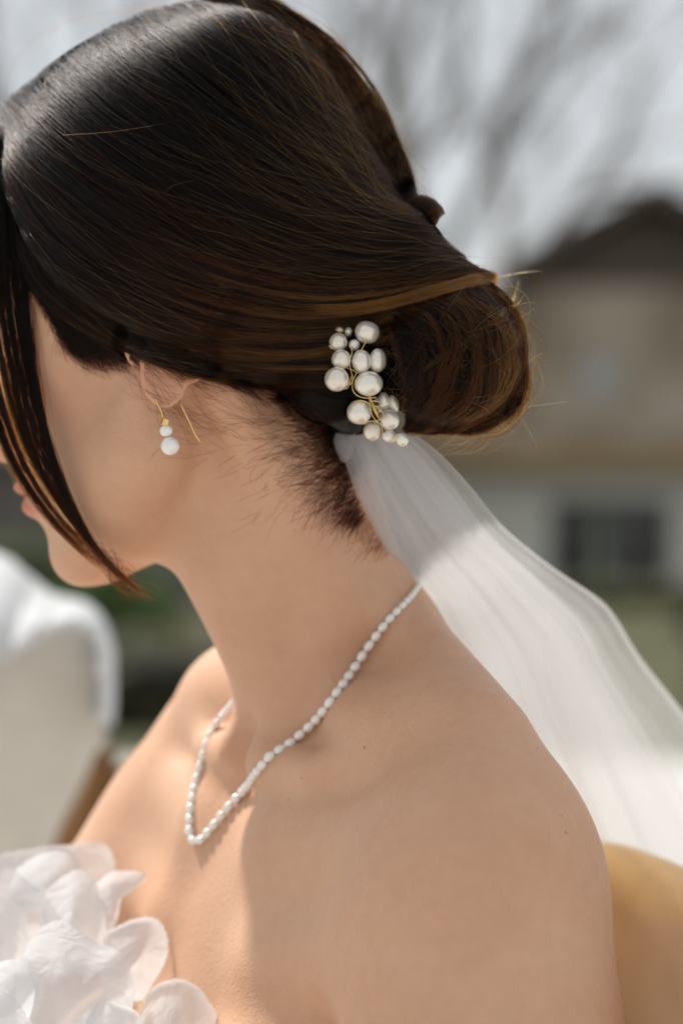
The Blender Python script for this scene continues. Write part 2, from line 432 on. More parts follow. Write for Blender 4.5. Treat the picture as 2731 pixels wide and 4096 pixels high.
def curves(name, parts, parent, label=None, kind=None):
    """parts: list of (points (c,n,3) mm, tone (c,n) or (c,), radius mm)"""
    sizes = []; pos = []; rad = []; tone = []
    for q, tn, r in parts:
        c, n = q.shape[:2]; sizes += [n] * c; pos.append(q.reshape(-1, 3))
        t = np.linspace(0, 1, n)[None]; rr = np.broadcast_to(np.asarray(r).reshape(-1, 1), (c, 1)) * (1 - .75 * np.clip((t - .7) / .3, 0, 1) ** 1.5)
        rad.append((rr * np.ones((c, n))).ravel()); tn = np.asarray(tn, float); tn = tn[:, None] * np.ones((1, n)) if tn.ndim == 1 else tn
        tone.append(np.clip(tn, 0, 1).ravel())
    cd = bpy.data.hair_curves.new(name); cd.add_curves(sizes)
    P = Wd(np.concatenate(pos)).astype(np.float32)
    cd.attributes['position'].data.foreach_set('vector', P.ravel())
    ra = cd.attributes.get('radius') or cd.attributes.new('radius', 'FLOAT', 'POINT')
    ra.data.foreach_set('value', (np.concatenate(rad) * .001).astype(np.float32))
    ta = cd.attributes.new('tone', 'FLOAT', 'POINT'); ta.data.foreach_set('value', np.concatenate(tone).astype(np.float32))
    o = link(name, cd, hair_mat.m, parent)
    return tag(o, label, None, None, kind)

swoop = [
 [(-40, 740), (20, 910), (90, 1050), (200, 1195), (335, 1310), (520, 1410), (760, 1495), (1000, 1535), (1200, 1570), (1330, 1590)],
 [(-40, 640), (30, 850), (140, 1050), (300, 1220), (520, 1350), (780, 1440), (1050, 1480), (1300, 1480), (1450, 1470)],
 [(-40, 520), (60, 760), (220, 990), (430, 1150), (700, 1280), (1000, 1350), (1300, 1350), (1500, 1300), (1650, 1250)],
 [(-20, 460), (110, 680), (300, 880), (560, 1050), (860, 1170), (1200, 1235), (1500, 1210), (1750, 1150), (1980, 1115)],
 [(20, 420), (180, 600), (420, 790), (700, 950), (1000, 1070), (1300, 1130), (1600, 1120), (1800, 1095), (1985, 1095)],
 [(110, 350), (300, 520), (560, 700), (850, 860), (1150, 980), (1450, 1040), (1700, 1050), (1900, 1065)],
 [(220, 260), (420, 430), (680, 610), (960, 770), (1250, 900), (1500, 960), (1700, 970), (1850, 1015)],
 [(330, 190), (550, 370), (800, 550), (1060, 710), (1320, 840), (1520, 895), (1680, 915), (1750, 930)],
 [(460, 110), (680, 290), (920, 470), (1150, 630), (1370, 760), (1540, 830), (1640, 860), (1710, 875)],
 [(600, 50), (800, 190), (1020, 370), (1230, 550), (1420, 700), (1560, 790), (1640, 830), (1690, 850)],
 [(760, 15), (930, 120), (1130, 300), (1310, 480), (1470, 650), (1580, 760), (1640, 810), (1680, 830)],
 [(880, -5), (1030, 65), (1205, 215), (1365, 395), (1505, 585), (1595, 715), (1635, 785), (1665, 815)],
 [(960, -5), (1085, 40), (1260, 180), (1415, 360), (1545, 560), (1625, 705), (1655, 785), (1670, 810)],
 [(1000, -40), (1130, 20), (1310, 165), (1465, 350), (1590, 555), (1650, 700), (1668, 785), (1675, 810)]]
swoop = [g if k < 3 else [(g[0][0] - 16, g[0][1] - 13)] + g for k, g in enumerate(swoop)]
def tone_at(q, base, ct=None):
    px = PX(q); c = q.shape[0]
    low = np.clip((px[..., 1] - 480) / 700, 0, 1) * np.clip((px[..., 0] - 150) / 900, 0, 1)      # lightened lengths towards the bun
    edge = np.clip((px[..., 0] - 930 - px[..., 1] * .78 + 60) / 260, 0, 1) * np.clip((900 - px[..., 1]) / 300, 0, 1)  # sunlit brown rim down the back of the crown, put into the tone
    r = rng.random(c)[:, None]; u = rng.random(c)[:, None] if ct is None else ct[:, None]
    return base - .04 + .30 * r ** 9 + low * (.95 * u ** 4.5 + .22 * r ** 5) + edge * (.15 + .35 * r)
parts = []
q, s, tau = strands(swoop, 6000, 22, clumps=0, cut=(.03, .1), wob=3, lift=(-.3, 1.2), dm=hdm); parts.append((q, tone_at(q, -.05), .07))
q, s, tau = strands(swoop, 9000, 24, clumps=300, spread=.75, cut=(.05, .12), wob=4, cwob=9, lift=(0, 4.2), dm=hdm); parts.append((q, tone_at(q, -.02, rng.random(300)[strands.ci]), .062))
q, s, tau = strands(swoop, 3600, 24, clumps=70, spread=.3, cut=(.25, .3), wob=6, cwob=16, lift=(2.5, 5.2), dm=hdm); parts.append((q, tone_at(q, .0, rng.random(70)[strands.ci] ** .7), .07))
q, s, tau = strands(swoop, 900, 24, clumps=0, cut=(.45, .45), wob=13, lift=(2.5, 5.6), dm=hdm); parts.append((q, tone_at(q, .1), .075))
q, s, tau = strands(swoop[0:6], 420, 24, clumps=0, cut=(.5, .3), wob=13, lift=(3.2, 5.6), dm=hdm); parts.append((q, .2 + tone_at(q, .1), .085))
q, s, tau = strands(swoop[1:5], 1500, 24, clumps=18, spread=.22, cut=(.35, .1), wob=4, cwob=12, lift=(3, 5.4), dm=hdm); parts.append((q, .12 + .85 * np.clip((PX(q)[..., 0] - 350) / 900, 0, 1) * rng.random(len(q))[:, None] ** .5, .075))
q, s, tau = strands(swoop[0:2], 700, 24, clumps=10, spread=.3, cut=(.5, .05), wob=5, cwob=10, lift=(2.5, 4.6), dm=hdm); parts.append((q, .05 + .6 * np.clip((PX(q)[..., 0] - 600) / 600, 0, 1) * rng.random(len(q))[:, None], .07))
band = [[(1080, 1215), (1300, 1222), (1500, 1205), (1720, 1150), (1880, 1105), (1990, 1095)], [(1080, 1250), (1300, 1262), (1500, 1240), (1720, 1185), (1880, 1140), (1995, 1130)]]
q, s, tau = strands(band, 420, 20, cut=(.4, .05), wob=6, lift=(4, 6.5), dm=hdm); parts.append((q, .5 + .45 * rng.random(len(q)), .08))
# the little twisted knot above the bun
kn = []; K0 = U3(1690, 852, 46)
for k in range(520):
    a0 = rng.random() * 6.28; t_ = np.linspace(0, 1, 16); w_ = a0 + t_ * 4.4; rr = (5.8 + rng.normal(0, .5)) * (.05 + .95 * np.sqrt(1 - (1.98 * t_ - .99) ** 2))
    kn.append(K0 + np.stack([(-8 + 16 * t_) + 1.2 * np.sin(w_), -rr * 1.5 * np.cos(w_) , rr * np.sin(w_) + 1.2 * np.sin(5 * t_)], -1))
parts.append((np.array(kn), .12 + .5 * rng.random(len(kn)) ** 2, .07))
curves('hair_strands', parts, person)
bunG = [
 [(1540, 1270), (1570, 1370), (1590, 1480), (1610, 1600), (1630, 1700), (1640, 1740)],
 [(1600, 1220), (1680, 1310), (1720, 1430), (1705, 1580), (1640, 1690), (1610, 1725)],
 [(1680, 1190), (1800, 1280), (1850, 1420), (1810, 1590), (1680, 1700), (1610, 1715)],
 [(1780, 1150), (1920, 1250), (1975, 1420), (1930, 1610), (1760, 1715), (1640, 1725)],
 [(1880, 1130), (2010, 1240), (2060, 1420), (2030, 1600), (1900, 1715), (1760, 1728)],
 [(1950, 1120), (2050, 1230), (2098, 1420), (2070, 1600), (1960, 1715), (1830, 1730)]]
q, s, tau = strands(bunG, 3400, 18, clumps=46, spread=.5, cut=(.1, .12), wob=7, cwob=26, lift=(0, 6), dm=hdm); ct = rng.random(46)[strands.ci]
q2, s2, tau2 = strands(bunG, 420, 18, clumps=14, spread=.3, cut=(.3, .2), wob=14, cwob=40, lift=(4, 8), dm=hdm)
curves('bun_strands', [(q, -.02 + .45 * ct ** 3 + .25 * rng.random(len(q)) ** 4, .068), (q2, .2 + .45 * rng.random(len(q2)), .08)], person)
# ------------------------------------------------------------------ loose hair: face lock, temple, nape, fly-aways
def deep(g, y): return [(a, b, y(a, b) if callable(y) else y) for a, b in g]
lock = [
 [(-130, 560), (-90, 900), (-110, 1250), (-70, 1500), (-10, 1740), (80, 1920), (190, 2070), (300, 2185), (390, 2260)],
 [(-70, 560), (-40, 900), (-40, 1250), (0, 1520), (60, 1740), (140, 1920), (250, 2080), (370, 2200), (470, 2300)],
 [(-30, 540), (-5, 880), (5, 1200), (50, 1500), (105, 1740), (190, 1930), (300, 2100), (410, 2240), (530, 2350)],
 [(40, 540), (95, 880), (130, 1200), (168, 1530), (252, 1860), (362, 2130), (470, 2290), (630, 2400)]]
lock = [deep(g, lambda a, b: 62 - 14 * np.sin((b - 500) / 1900 * 3.0)) for g in lock]
lock = [[(4 + 7 * i, 505, float(look(hdm, np.array([4. + 7 * i]), np.array([505.]))[0]) + 1)] + g for i, g in enumerate(lock)]
q, s, tau = strands(lock, 1300, 26, clumps=9, spread=.18, cut=(.02, .6), wob=9, cwob=14, lift=(0, 9), dm=None)
q2, s2, tau2 = strands(lock, 160, 26, cut=(.3, .4), wob=20, lift=(0, 9), dm=None)
tips = [[(330, 2150), (420, 2260), (500, 2340), (600, 2395)], [(360, 2160), (440, 2270), (480, 2350), (520, 2420)], [(380, 2140), (480, 2250), (570, 2330), (680, 2390)]]
tips = [deep(g, 50) for g in tips]
q3, s3, tau3 = strands(tips, 150, 14, cut=(.6, .8), wob=18, lift=(0, 7), dm=None)
lt = .0 + .38 * np.clip((tau - .45) / .5, 0, 1) * rng.random(len(q))[:, None] ** .8 + .35 * rng.random(len(q))[:, None] ** 3
curves('face_lock', [(q, lt, .075), (q2, .2 + .5 * tau2, .05), (q3, .05 + .3 * rng.random(len(q3)), .04)], person)
temple = [
 [(30, 880), (80, 1050), (165, 1190), (280, 1315), (420, 1380), (540, 1400)],
 [(30, 840), (120, 1060), (240, 1210), (360, 1320), (500, 1385), (640, 1425)],
 [(60, 820), (200, 1060), (340, 1210), (500, 1320), (660, 1400), (800, 1480)],
 [(300, 1160), (500, 1300), (700, 1410), (850, 1480), (1000, 1545), (1090, 1600)]]
q, s, tau = strands(temple, 2000, 14, cut=(.5, .7), wob=14, lift=(.3, 3), dm=fdm, frizz=14)
side = [[(150, 1130), (200, 1230), (245, 1320), (290, 1410)], [(220, 1230), (270, 1320), (310, 1400), (360, 1480)], [(310, 1310), (360, 1380), (410, 1440), (480, 1500)], [(430, 1350), (500, 1400), (570, 1430), (640, 1450)]]
q2, s2, tau2 = strands(side, 900, 10, cut=(.4, .85), wob=16, lift=(.2, 1.5), dm=fdm, frizz=18)
nape = [
 [(1300, 1560), (1210, 1580), (1120, 1600), (1030, 1640)],
 [(1340, 1660), (1230, 1690), (1120, 1710), (1000, 1750)],
 [(1370, 1770), (1270, 1810), (1160, 1840), (1030, 1880)],
 [(1380, 1850), (1310, 1890), (1220, 1930), (1110, 1970)],
 [(1400, 1930), (1350, 1970), (1290, 2010), (1210, 2050)],
 [(1430, 2010), (1400, 2050), (1360, 2080), (1300, 2110)]]
up = [
 [(1060, 1580), (1180, 1580), (1300, 1570), (1450, 1550)],
 [(1120, 1650), (1240, 1650), (1340, 1620), (1470, 1580)],
 [(1190, 1760), (1290, 1730), (1370, 1670), (1490, 1610)],
 [(1270, 1880), (1350, 1820), (1410, 1740), (1520, 1640)],
 [(1330, 1950), (1380, 1870), (1440, 1780), (1560, 1680)],
 [(1410, 2030), (1430, 1950), (1480, 1840), (1580, 1700)]]
def wisps(n, seed, fall, L0, L1, np_=9):
    rg = np.random.default_rng(seed); y = 1560 + 520 * rg.random(n) ** 1.4; xr = np.interp(y, [1560, 1760, 1950, 2120], [1420, 1390, 1420, 1475])
    x = xr + 15 - rg.exponential(fall, n) * np.interp(y, [1560, 1700, 1950, 2120], [.9, 1.15, .9, .45])
    ang = np.radians(np.interp(y, [1560, 1750, 1950, 2120], [168, 184, 208, 232]) + rg.normal(0, 13, n)); cv = rg.normal(0, .55, n) + .15; L = rg.uniform(L0, L1, n)
    t = np.linspace(0, 1, np_)[None]; a = ang[:, None] + cv[:, None] * t
    px = x[:, None] + np.cumsum(np.cos(a) * L[:, None] / np_, 1); py = y[:, None] - np.cumsum(np.sin(a) * L[:, None] / np_, 1)
    return U3v(px, py, look(fdm, px, py) - (.3 + 1.2 * rg.random(n))[:, None] * (1 - .5 * t))
q3 = wisps(2100, 3, 84, 40, 125); q6 = wisps(200, 4, 150, 80, 190)
q7 = wisps(420, 8, 46, 40, 110); q7 = q7[PX(q7[:, 0])[:, 1] > 1900]
rg7 = np.random.default_rng(9); n7 = 260; y7 = rg7.uniform(1960, 2200, n7); x7 = np.interp(y7, [1960, 2200], [1440, 1570]) - rg7.exponential(45, n7)
a7 = np.radians(rg7.normal(225, 14, n7))[:, None] + rg7.normal(.1, .4, n7)[:, None] * np.linspace(0, 1, 8); L7 = rg7.uniform(30, 95, n7)[:, None] / 8
x7 = x7[:, None] + np.cumsum(np.cos(a7) * L7, 1); y7 = y7[:, None] - np.cumsum(np.sin(a7) * L7, 1); q7 = U3v(x7, y7, look(fdm, x7, y7) - .6)
def hairline(n, seed, pts, rot, L0, L1, inn, np_=9):
    rg = np.random.default_rng(seed); g = resample(pts, 200); tg = np.gradient(g, axis=0); tg /= np.linalg.norm(tg, axis=1)[:, None]
    i = rg.integers(0, 200, n); nrm = np.stack([tg[i, 1], -tg[i, 0]], -1)
    p = g[i] + nrm * rg.uniform(-12, inn, n)[:, None]; a = np.arctan2(tg[i, 1], tg[i, 0]) + np.radians(rg.normal(rot, 14, n)); cv = rg.normal(-.35, .4, n); L = rg.uniform(L0, L1, n)
    t = np.linspace(0, 1, np_)[None]; A = a[:, None] + cv[:, None] * t
    px = p[:, :1] + np.cumsum(np.cos(A) * L[:, None] / np_, 1); py = p[:, 1:] + np.cumsum(np.sin(A) * L[:, None] / np_, 1)
    return U3v(px, py, look(fdm, px, py) - (.4 + 1.6 * rg.random(n))[:, None])
h1 = hairline(1100, 5, [(60, 960), (110, 1080), (180, 1190), (280, 1310), (400, 1365)], 20, 50, 150, 60)
h2 = hairline(620, 6, [(230, 1255), (290, 1330), (400, 1380), (560, 1400)], 30, 60, 165, 50)
h3 = hairline(520, 7, [(560, 1430), (760, 1490), (960, 1530), (1180, 1590)], 12, 90, 260, 50)
q4, s4, tau4 = strands(up, 1500, 12, clumps=0, cut=(.85, .15), wob=16, lift=(.3, 2.6), dm=fdm, frizz=10, sbias=2.2)
under = [[(1000, 1520), (1180, 1555), (1320, 1590), (1500, 1610)], [(1120, 1560), (1260, 1610), (1370, 1650), (1520, 1660)], [(1200, 1600), (1310, 1670), (1390, 1720), (1500, 1720)]]
q5, s5, tau5 = strands(under, 1800, 14, clumps=30, spread=.6, cut=(.5, .1), wob=8, cwob=8, lift=(.3, 3), dm=hdm)
curves('nape_hair', [(q, .12 + 0 * s, .06), (q2, .14 + 0 * s2, .05), (q3, .10 + .2 * rng.random(len(q3)), .042), (q7, .25 + .2 * rng.random(len(q7)), .032), (q6, .16 + .2 * rng.random(len(q6)), .03), (h1, .15 + .25 * rng.random(len(h1)), .04), (h2, .15 + .25 * rng.random(len(h2)), .036), (h3, .08 + .3 * rng.random(len(h3)), .045), (q4, .03 + .2 * rng.random(len(q4)) ** 2, .055), (q5, .03 + .45 * rng.random(len(q5)) ** 3, .065)], person)

def lines(px, n=24, dm=hdm, lift=4.0, r=.095, tone=.8, jit=0, m=1):
    out = []
    for k in range(m):
        g = resample(px, n); g[:, :2] += rng.normal(0, jit, 2) + np.linspace(-1, 1, n)[:, None] * rng.normal(0, jit, 2)
        out.append(U3v(g[:, 0], g[:, 1], look(dm, g[:, 0], g[:, 1]) - lift if g.shape[1] == 2 else g[:, 2]))
    return (np.stack(out), np.full(m, tone), r)
fly = [
 lines([(1690, 1480), (1760, 1430), (1850, 1375), (1940, 1310), (2010, 1255), (2055, 1195), (2076, 1130)], m=9, jit=7, lift=5, tone=.8, r=.07),
 lines([(1900, 1310), (1980, 1270), (2095, 1258)], m=2, jit=5, tone=.8), lines([(1800, 1330), (1950, 1420), (2060, 1480), (2120, 1500)], m=2, jit=12, tone=.8),
 lines([(1940, 1250), (2030, 1350), (2095, 1440), (2130, 1540)], m=3, jit=8, tone=.75), lines([(1980, 1110), (2060, 1098), (2150, 1094)], m=3, jit=5, tone=.85, r=.08),
 lines([(1530, 1555), (1680, 1562), (1850, 1572), (1990, 1560)], tone=.6), lines([(1790, 1240), (1840, 1390), (1890, 1500)], m=3, jit=16, tone=.6),
 lines([(1600, 1330), (1720, 1340), (1830, 1370)], tone=.6), lines([(1740, 1600), (1860, 1500), (2090, 1450)], m=2, jit=14, tone=.6),
 lines([(700, 1000), (900, 1120), (1080, 1050), (1290, 1030)], lift=5, tone=.7), lines([(480, 1010), (800, 1140), (1100, 1130), (1210, 1030)], lift=5, tone=.75),
 lines([(900, 1180), (1150, 1260), (1400, 1240), (1800, 1090)], lift=5, tone=.75, m=4, jit=12), lines([(250, 540), (420, 530), (600, 505), (760, 470)], lift=5, tone=.4, r=.045),
 lines([(660, 770), (700, 740), (790, 720)], lift=5, tone=.6), lines([(540, 1080), (680, 1270), (860, 1380)], lift=3, tone=.4),
 lines([(2000, 1640), (2060, 1500), (2080, 1690)], tone=.3), lines([(1880, 1740), (1960, 1690), (2050, 1600), (2085, 1480)], lift=2, tone=.4, m=2, jit=10),
 lines([(800, 30), (600, 40), (300, 90), (120, 180), (40, 300), (25, 420)], lift=-30, tone=.4, r=.04, m=2, jit=12),
 lines([(1150, 40), (1300, 110), (1390, 260), (1480, 420)], lift=-10, tone=.4, r=.04, m=6, jit=25), lines([(1600, 700), (1690, 760), (1760, 840), (1770, 900)], lift=-4, tone=.5, m=8, jit=16, r=.045)]
q, s, tau = strands(swoop, 340, 22, cut=(.75, .6), wob=40, lift=(4, 8), dm=hdm)
fly.append((q, .35 + .5 * rng.random(len(q)), .06))
hs = [[(a, b) for a, b in g] for g in bunG]
q, s, tau = strands(hs, 240, 16, cut=(.6, .5), wob=60, lift=(3, 7), dm=hdm); fly.append((q, .3 + .5 * rng.random(len(q)), .05))
rgx = np.random.default_rng(17)
for k in range(46):                 # crossing ends over the bun
    x, y = rgx.uniform(1720, 2040), rgx.uniform(1230, 1660); a = rgx.choice([rgx.normal(-.55, .35), rgx.normal(.8, .4)]); L = rgx.uniform(90, 330); c = rgx.normal(0, .35)
    g = [(x + math.cos(a + c * t) * L * t, y + math.sin(a + c * t) * L * t) for t in np.linspace(0, 1, 5)]
    fly.append(lines(g, n=12, lift=float(rgx.uniform(4, 8)), r=float(rgx.uniform(.05, .085)), tone=float(rgx.uniform(.45, .9))))
for k in range(70):                 # a thin halo round the crown
    o = rgx.uniform(4, 46); i = int(rgx.integers(0, 5)); base_ = [(700, 22), (860, 0), (1010, 25), (1150, 100), (1300, 240), (1420, 400), (1540, 590), (1620, 740)][i:i + int(rgx.integers(3, 5))]
    g = [(a_ + o * (.3 + t * 1.1) * .75 + rgx.normal(0, 6), b_ - o * (.3 + t * 1.1) * .65 + rgx.normal(0, 6)) for t, (a_, b_) in zip(np.linspace(0, 1, len(base_)), base_)]
    fly.append(lines(g, n=16, lift=-6, r=.032, tone=.4))
cheekfly = [[(430, 1400), (560, 1520), (700, 1560), (1000, 1640)], [(480, 1420), (600, 1600), (720, 1760), (900, 1830)], [(560, 1420), (800, 1520), (1000, 1600), (1250, 1700)]]
q, s, tau = strands(cheekfly, 46, 16, cut=(.5, .5), wob=30, lift=(2, 6), dm=fdm); fly.append((q, .15 + .2 * rng.random(len(q)), .035))
curves('stray_hair', fly, person)
# the other half of the head, combed the same way
q, s, tau = strands(swoop, 4200, 18, clumps=200, spread=.8, cut=(.05, .12), wob=5, lift=(0, 1), dm=hdm)
qq = q - HC; qq = qq - 2 * (qq @ HL)[..., None] * HL + HC
flat = qq.reshape(-1, 3); keep = np.empty_like(flat)
for i, x in enumerate(flat):
    h = hbvh.find_nearest(Vector(x)); nrm = (h[0] - Vector(HC)).normalized(); keep[i] = h[0] + nrm * 1.2
keep = keep.reshape(q.shape); ok = ((keep - HC) @ HL).max(1) < -5
keep = keep[ok]
curves('far_side_strands', [(keep, .05 + .1 * rng.random(len(keep)), .09)], person)
# ------------------------------------------------------------------ pearls and gold
def pearl_mat(name, col):
    m = Mat(name, Roughness=.16); f = m.noise(260, 3, stretch=(1, 1, 3))
    m.l(m.ramp(f, [(.3, tuple(c * .93 for c in col)), (.7, col)]), m.b.inputs['Base Color'])
    m.b.inputs['Metallic'].default_value = .06 if 'white' in name else .34; m.b.inputs['Subsurface Weight'].default_value = .06 if 'white' in name else .34; m.b.inputs['Subsurface Radius'].default_value = (1, .9, .8); m.b.inputs['Subsurface Scale'].default_value = .002
    m.b.inputs['Coat Weight'].default_value = 1.; m.b.inputs['Coat Roughness'].default_value = .08; m.b.inputs['Specular IOR Level'].default_value = .8
    m.bump(m.noise(420, 2), .00025, .35); return m.m
pm = [pearl_mat('pearl_ivory', (.84, .79, .70)), pearl_mat('pearl_white', (.88, .84, .79)), pearl_mat('pearl_cream', (.79, .72, .62))]
gold = Mat('gold', Metallic=1., Roughness=.28); gold.b.inputs['Base Color'].default_value = (.83, .58, .22, 1)
def sphere_mesh(name, r, ns=28, nr=18, seed=0, bumpy=.0, mat=None):
    rg = np.random.default_rng(seed); ph = rg.random(6) * 6.28
    v = []; f = []
    for j in range(nr + 1):
        th = math.pi * j / nr
        for i in range(ns):
            a = 2 * math.pi * i / ns
            d = np.array([math.sin(th) * math.cos(a), math.sin(th) * math.sin(a), math.cos(th)])
            k = 1 + bumpy * (math.sin(3 * d[0] + ph[0]) * math.sin(2.5 * d[1] + ph[1]) + .6 * math.sin(4 * d[2] + ph[2]) + .35 * math.sin(9 * d[2] + ph[3]))
            v.append(d * np.array(r) * k * .001)
    for j in range(nr):
        for i in range(ns): f.append((j * ns + i, j * ns + (i + 1) % ns, (j + 1) * ns + (i + 1) % ns, (j + 1) * ns + i))
    me = bpy.data.meshes.new(name); me.from_pydata([tuple(x) for x in v], [], f); me.update(); me.validate()
    me.polygons.foreach_set('use_smooth', [True] * len(me.polygons))
    if mat: me.materials.append(mat)
    return me
def put(name, data, at, parent=None, rot=None):
    o = bpy.data.objects.new(name, data); COL.objects.link(o)
    o.parent = parent; o.location = Vector(Wd(at)) - (parent.location if parent else Vector())
    if rot is not None: o.rotation_mode = 'QUATERNION'; o.rotation_quaternion = rot
    return o
def tube_data(pts, r, seg=8):
    p = np.asarray(pts, float); n = len(p); tg = np.gradient(p, axis=0); tg /= np.linalg.norm(tg, axis=1)[:, None]
    ref = np.array([.3, 1, .2]); v = []; f = []
    rr = np.broadcast_to(np.asarray(r, float), (n,))
    for i in range(n):
        a = np.cross(tg[i], ref); a /= np.linalg.norm(a); b = np.cross(tg[i], a)
        for k in range(seg):
            w = 2 * math.pi * k / seg; v.append(p[i] + rr[i] * (a * math.cos(w) + b * math.sin(w)))
    for i in range(n - 1):
        for k in range(seg): f.append((i * seg + k, i * seg + (k + 1) % seg, (i + 1) * seg + (k + 1) % seg, (i + 1) * seg + k))
    f.append(tuple(range(seg - 1, -1, -1))); f.append(tuple((n - 1) * seg + k for k in range(seg)))
    return np.array(v), f
def tube(name, paths, r, mat, parent, seg=8):
    V = []; F = []
    for pts in paths:
        v, f = tube_data(pts, r, seg); o = sum(len(x) for x in V); V.append(v); F += [tuple(i + o for i in x) for x in f]
    return mesh(name, Wd(np.concatenate(V)), F, mat, parent)
def px3(pts, n=30): g = resample(pts, n); return U3v(g[:, 0], g[:, 1], g[:, 2])

# hair comb
zc = lambda x, y: (1200 + .3508 * x, 1200 + .3508 * y)
combP = [(770, 370, 148, 136), (435, 480, 106, 110), (550, 365, 48, 58), (615, 515, 68, 68), (470, 680, 115, 118), (700, 700, 118, 134), (885, 690, 104, 143), (418, 905, 146, 142),
         (780, 955, 166, 148), (955, 1150, 70, 102), (1065, 1180, 64, 106), (672, 1280, 144, 144), (1020, 1365, 118, 122), (820, 1495, 108, 114), (1015, 1555, 85, 78), (1160, 1595, 78, 82), (450, 345, 52, 46), (545, 560, 44, 44), (880, 1225, 60, 70)]
order = {0: 1.5, 6: 1, 10: 3, 5: -2.5, 4: -1, 7: -2, 8: -3, 9: 0, 18: 5, 17: 5, 16: 4, 2: 4}
cx, cy = zc(700, 900); cdep = float(look(hdm, np.array([cx]), np.array([cy]))[0])
comb = empty('hair_comb', Wd(U3(cx, cy, cdep)), 'ivory pearl hair comb wired with gold, pinned beside the low bun', 'hair comb')
cpos = []
for i, (x, y, rx, ry) in enumerate(combP):
    px, py = zc(x, y); rx, ry = rx * .03508, ry * .03508
    ys = float(look(hdm, np.array([px]), np.array([min(py, 1620)]))[0])
    yy = .5 * ys + .5 * cdep - 2.5 - min(rx, ry) * .55 + order.get(i, 0) * .8
    c = U3(px, py, yy); cpos.append(c)
    put('pearl', sphere_mesh('comb_pearl', (rx, min(rx, ry), ry), seed=i, bumpy=.018, mat=pm[(0, 2, 0)[i % 3]]), c, comb, Vector((0, 0, 1)).rotation_difference(Vector((rng.normal(0, .15), rng.normal(0, .1), 1)).normalized()))
def zw(pts, off=-2.5):
    o = []
    for x, y in pts:
        px, py = zc(x, y); o.append((px, py, cdep - 3.5 + off))
    return px3(o, 28)
wires = [[(560, 500), (592, 590), (565, 700), (575, 790), (600, 900), (570, 970)], [(520, 770), (600, 800), (650, 830), (700, 830)], [(645, 830), (598, 930), (602, 1030), (660, 1095), (760, 1120), (870, 1110)],
         [(720, 430), (742, 480), (720, 530), (700, 570)], [(790, 1120), (800, 1200), (815, 1290), (850, 1360), (890, 1390)], [(800, 1150), (870, 1155), (925, 1170)], [(580, 1220), (640, 1160), (720, 1150), (790, 1190), (810, 1260)],
         [(800, 665), (850, 640), (890, 620)], [(330, 520), (345, 535), (360, 560)], [(360, 720), (375, 705), (390, 700)], [(870, 1380), (930, 1350), (1000, 1320)], [(840, 1210), (890, 1220), (940, 1280), (960, 1320)], [(480, 1010), (530, 1010), (560, 960), (590, 860)], [(720, 1420), (790, 1385), (860, 1385), (930, 1440), (940, 1580)], [(1075, 1610), (1090, 1560), (1110, 1530)]]
for w in wires: tube('wire', [zw(w, -1.5 - 3 * rng.random())], .2, gold.m, comb, 6)
tube('comb_bar', [px3([(1400, 1400, cdep + 3), (1440, 1500, cdep + 3), (1500, 1640, cdep + 4), (1560, 1740, cdep + 6)], 20)], .8, gold.m, comb)

# earring
ye = (H(-4, 74, -74))[1] - 7
ear = empty('earring', Wd(U3(655, 1600, ye)), 'gold hook earring with two white pearls hanging from the left ear', 'earring')
tube('hook', [px3([(803, 1768, ye + 6), (783, 1740, ye + 5), (760, 1690, ye + 4), (735, 1640, ye + 3), (712, 1588, ye + 4), (695, 1562, ye + 5), (665, 1550, ye + 4), (641, 1556, ye + 1), (628, 1582, ye - 1), (632, 1612, ye - 1), (646, 1645, ye - 1), (653, 1672, ye - 1)], 60)], .36, gold.m, ear)
bx = []
for s in (-1, 1):
    for a, b in ((-1, -1), (1, -1), (1, 1), (-1, 1)): bx.append((a * 1.3, b * 1.3, s * 1.5))
bm_ = bpy.data.meshes.new('bead'); bm_.from_pydata([tuple(np.array(x) * .001) for x in bx], [], [(3, 2, 1, 0), (4, 5, 6, 7), (0, 1, 5, 4), (1, 2, 6, 5), (2, 3, 7, 6), (3, 0, 4, 7)]); bm_.materials.append(gold.m)
b = put('gold_bead', bm_, U3(660, 1688, ye - 1), ear); b.rotation_euler = (.1, .25, .5)
bv_ = b.modifiers.new('bevel', 'BEVEL'); bv_.width = .0005; bv_.segments = 3
put('small_pearl', sphere_mesh('small_pearl', (2.65, 2.65, 2.5), seed=31, bumpy=.008, mat=pm[1]), U3(665, 1723, ye - 1), ear)
put('large_pearl', sphere_mesh('large_pearl', (3.85, 3.85, 3.75), seed=32, bumpy=.008, mat=pm[1]), U3(681, 1784, ye - 1), ear)

# necklace
ndm = depth_map([bbvh], 600, 2200, 1760, 3560, 20)
npx = [(1680, 2325), (1655, 2368), (1612, 2425), (1545, 2485), (1498, 2545), (1450, 2615), (1400, 2705), (1345, 2795), (1298, 2855), (1210, 2932), (1120, 3000), (1040, 3085), (960, 3185), (870, 3295), (800, 3368), (765, 3372), (758, 3290), (772, 3180), (797, 3080), (832, 2960), (872, 2885), (960, 2785)]
g = resample(npx, 400); dep = look(ndm, g[:, 0], g[:, 1]); i0 = int(np.nonzero((g[:, 0] > 866) & (np.arange(400) > 280))[0][0]); dep[i0:] = np.where(g[i0:, 0] < 940, dep[i0:] - 2.2, dep[i0:] + 6)
ker = np.ones(25) / 25; dep = np.convolve(np.pad(dep, 12, mode='edge'), ker, 'valid')
q = U3v(g[:, 0], g[:, 1], dep)
def lay(c, lift):                  # pull a bead onto the skin
    h = bbvh.find_nearest(Vector(c)); n = h[1]
    if n.dot(h[0] - Vector(TC)) < 0: n = -n
    return np.array(h[0] + n * lift)
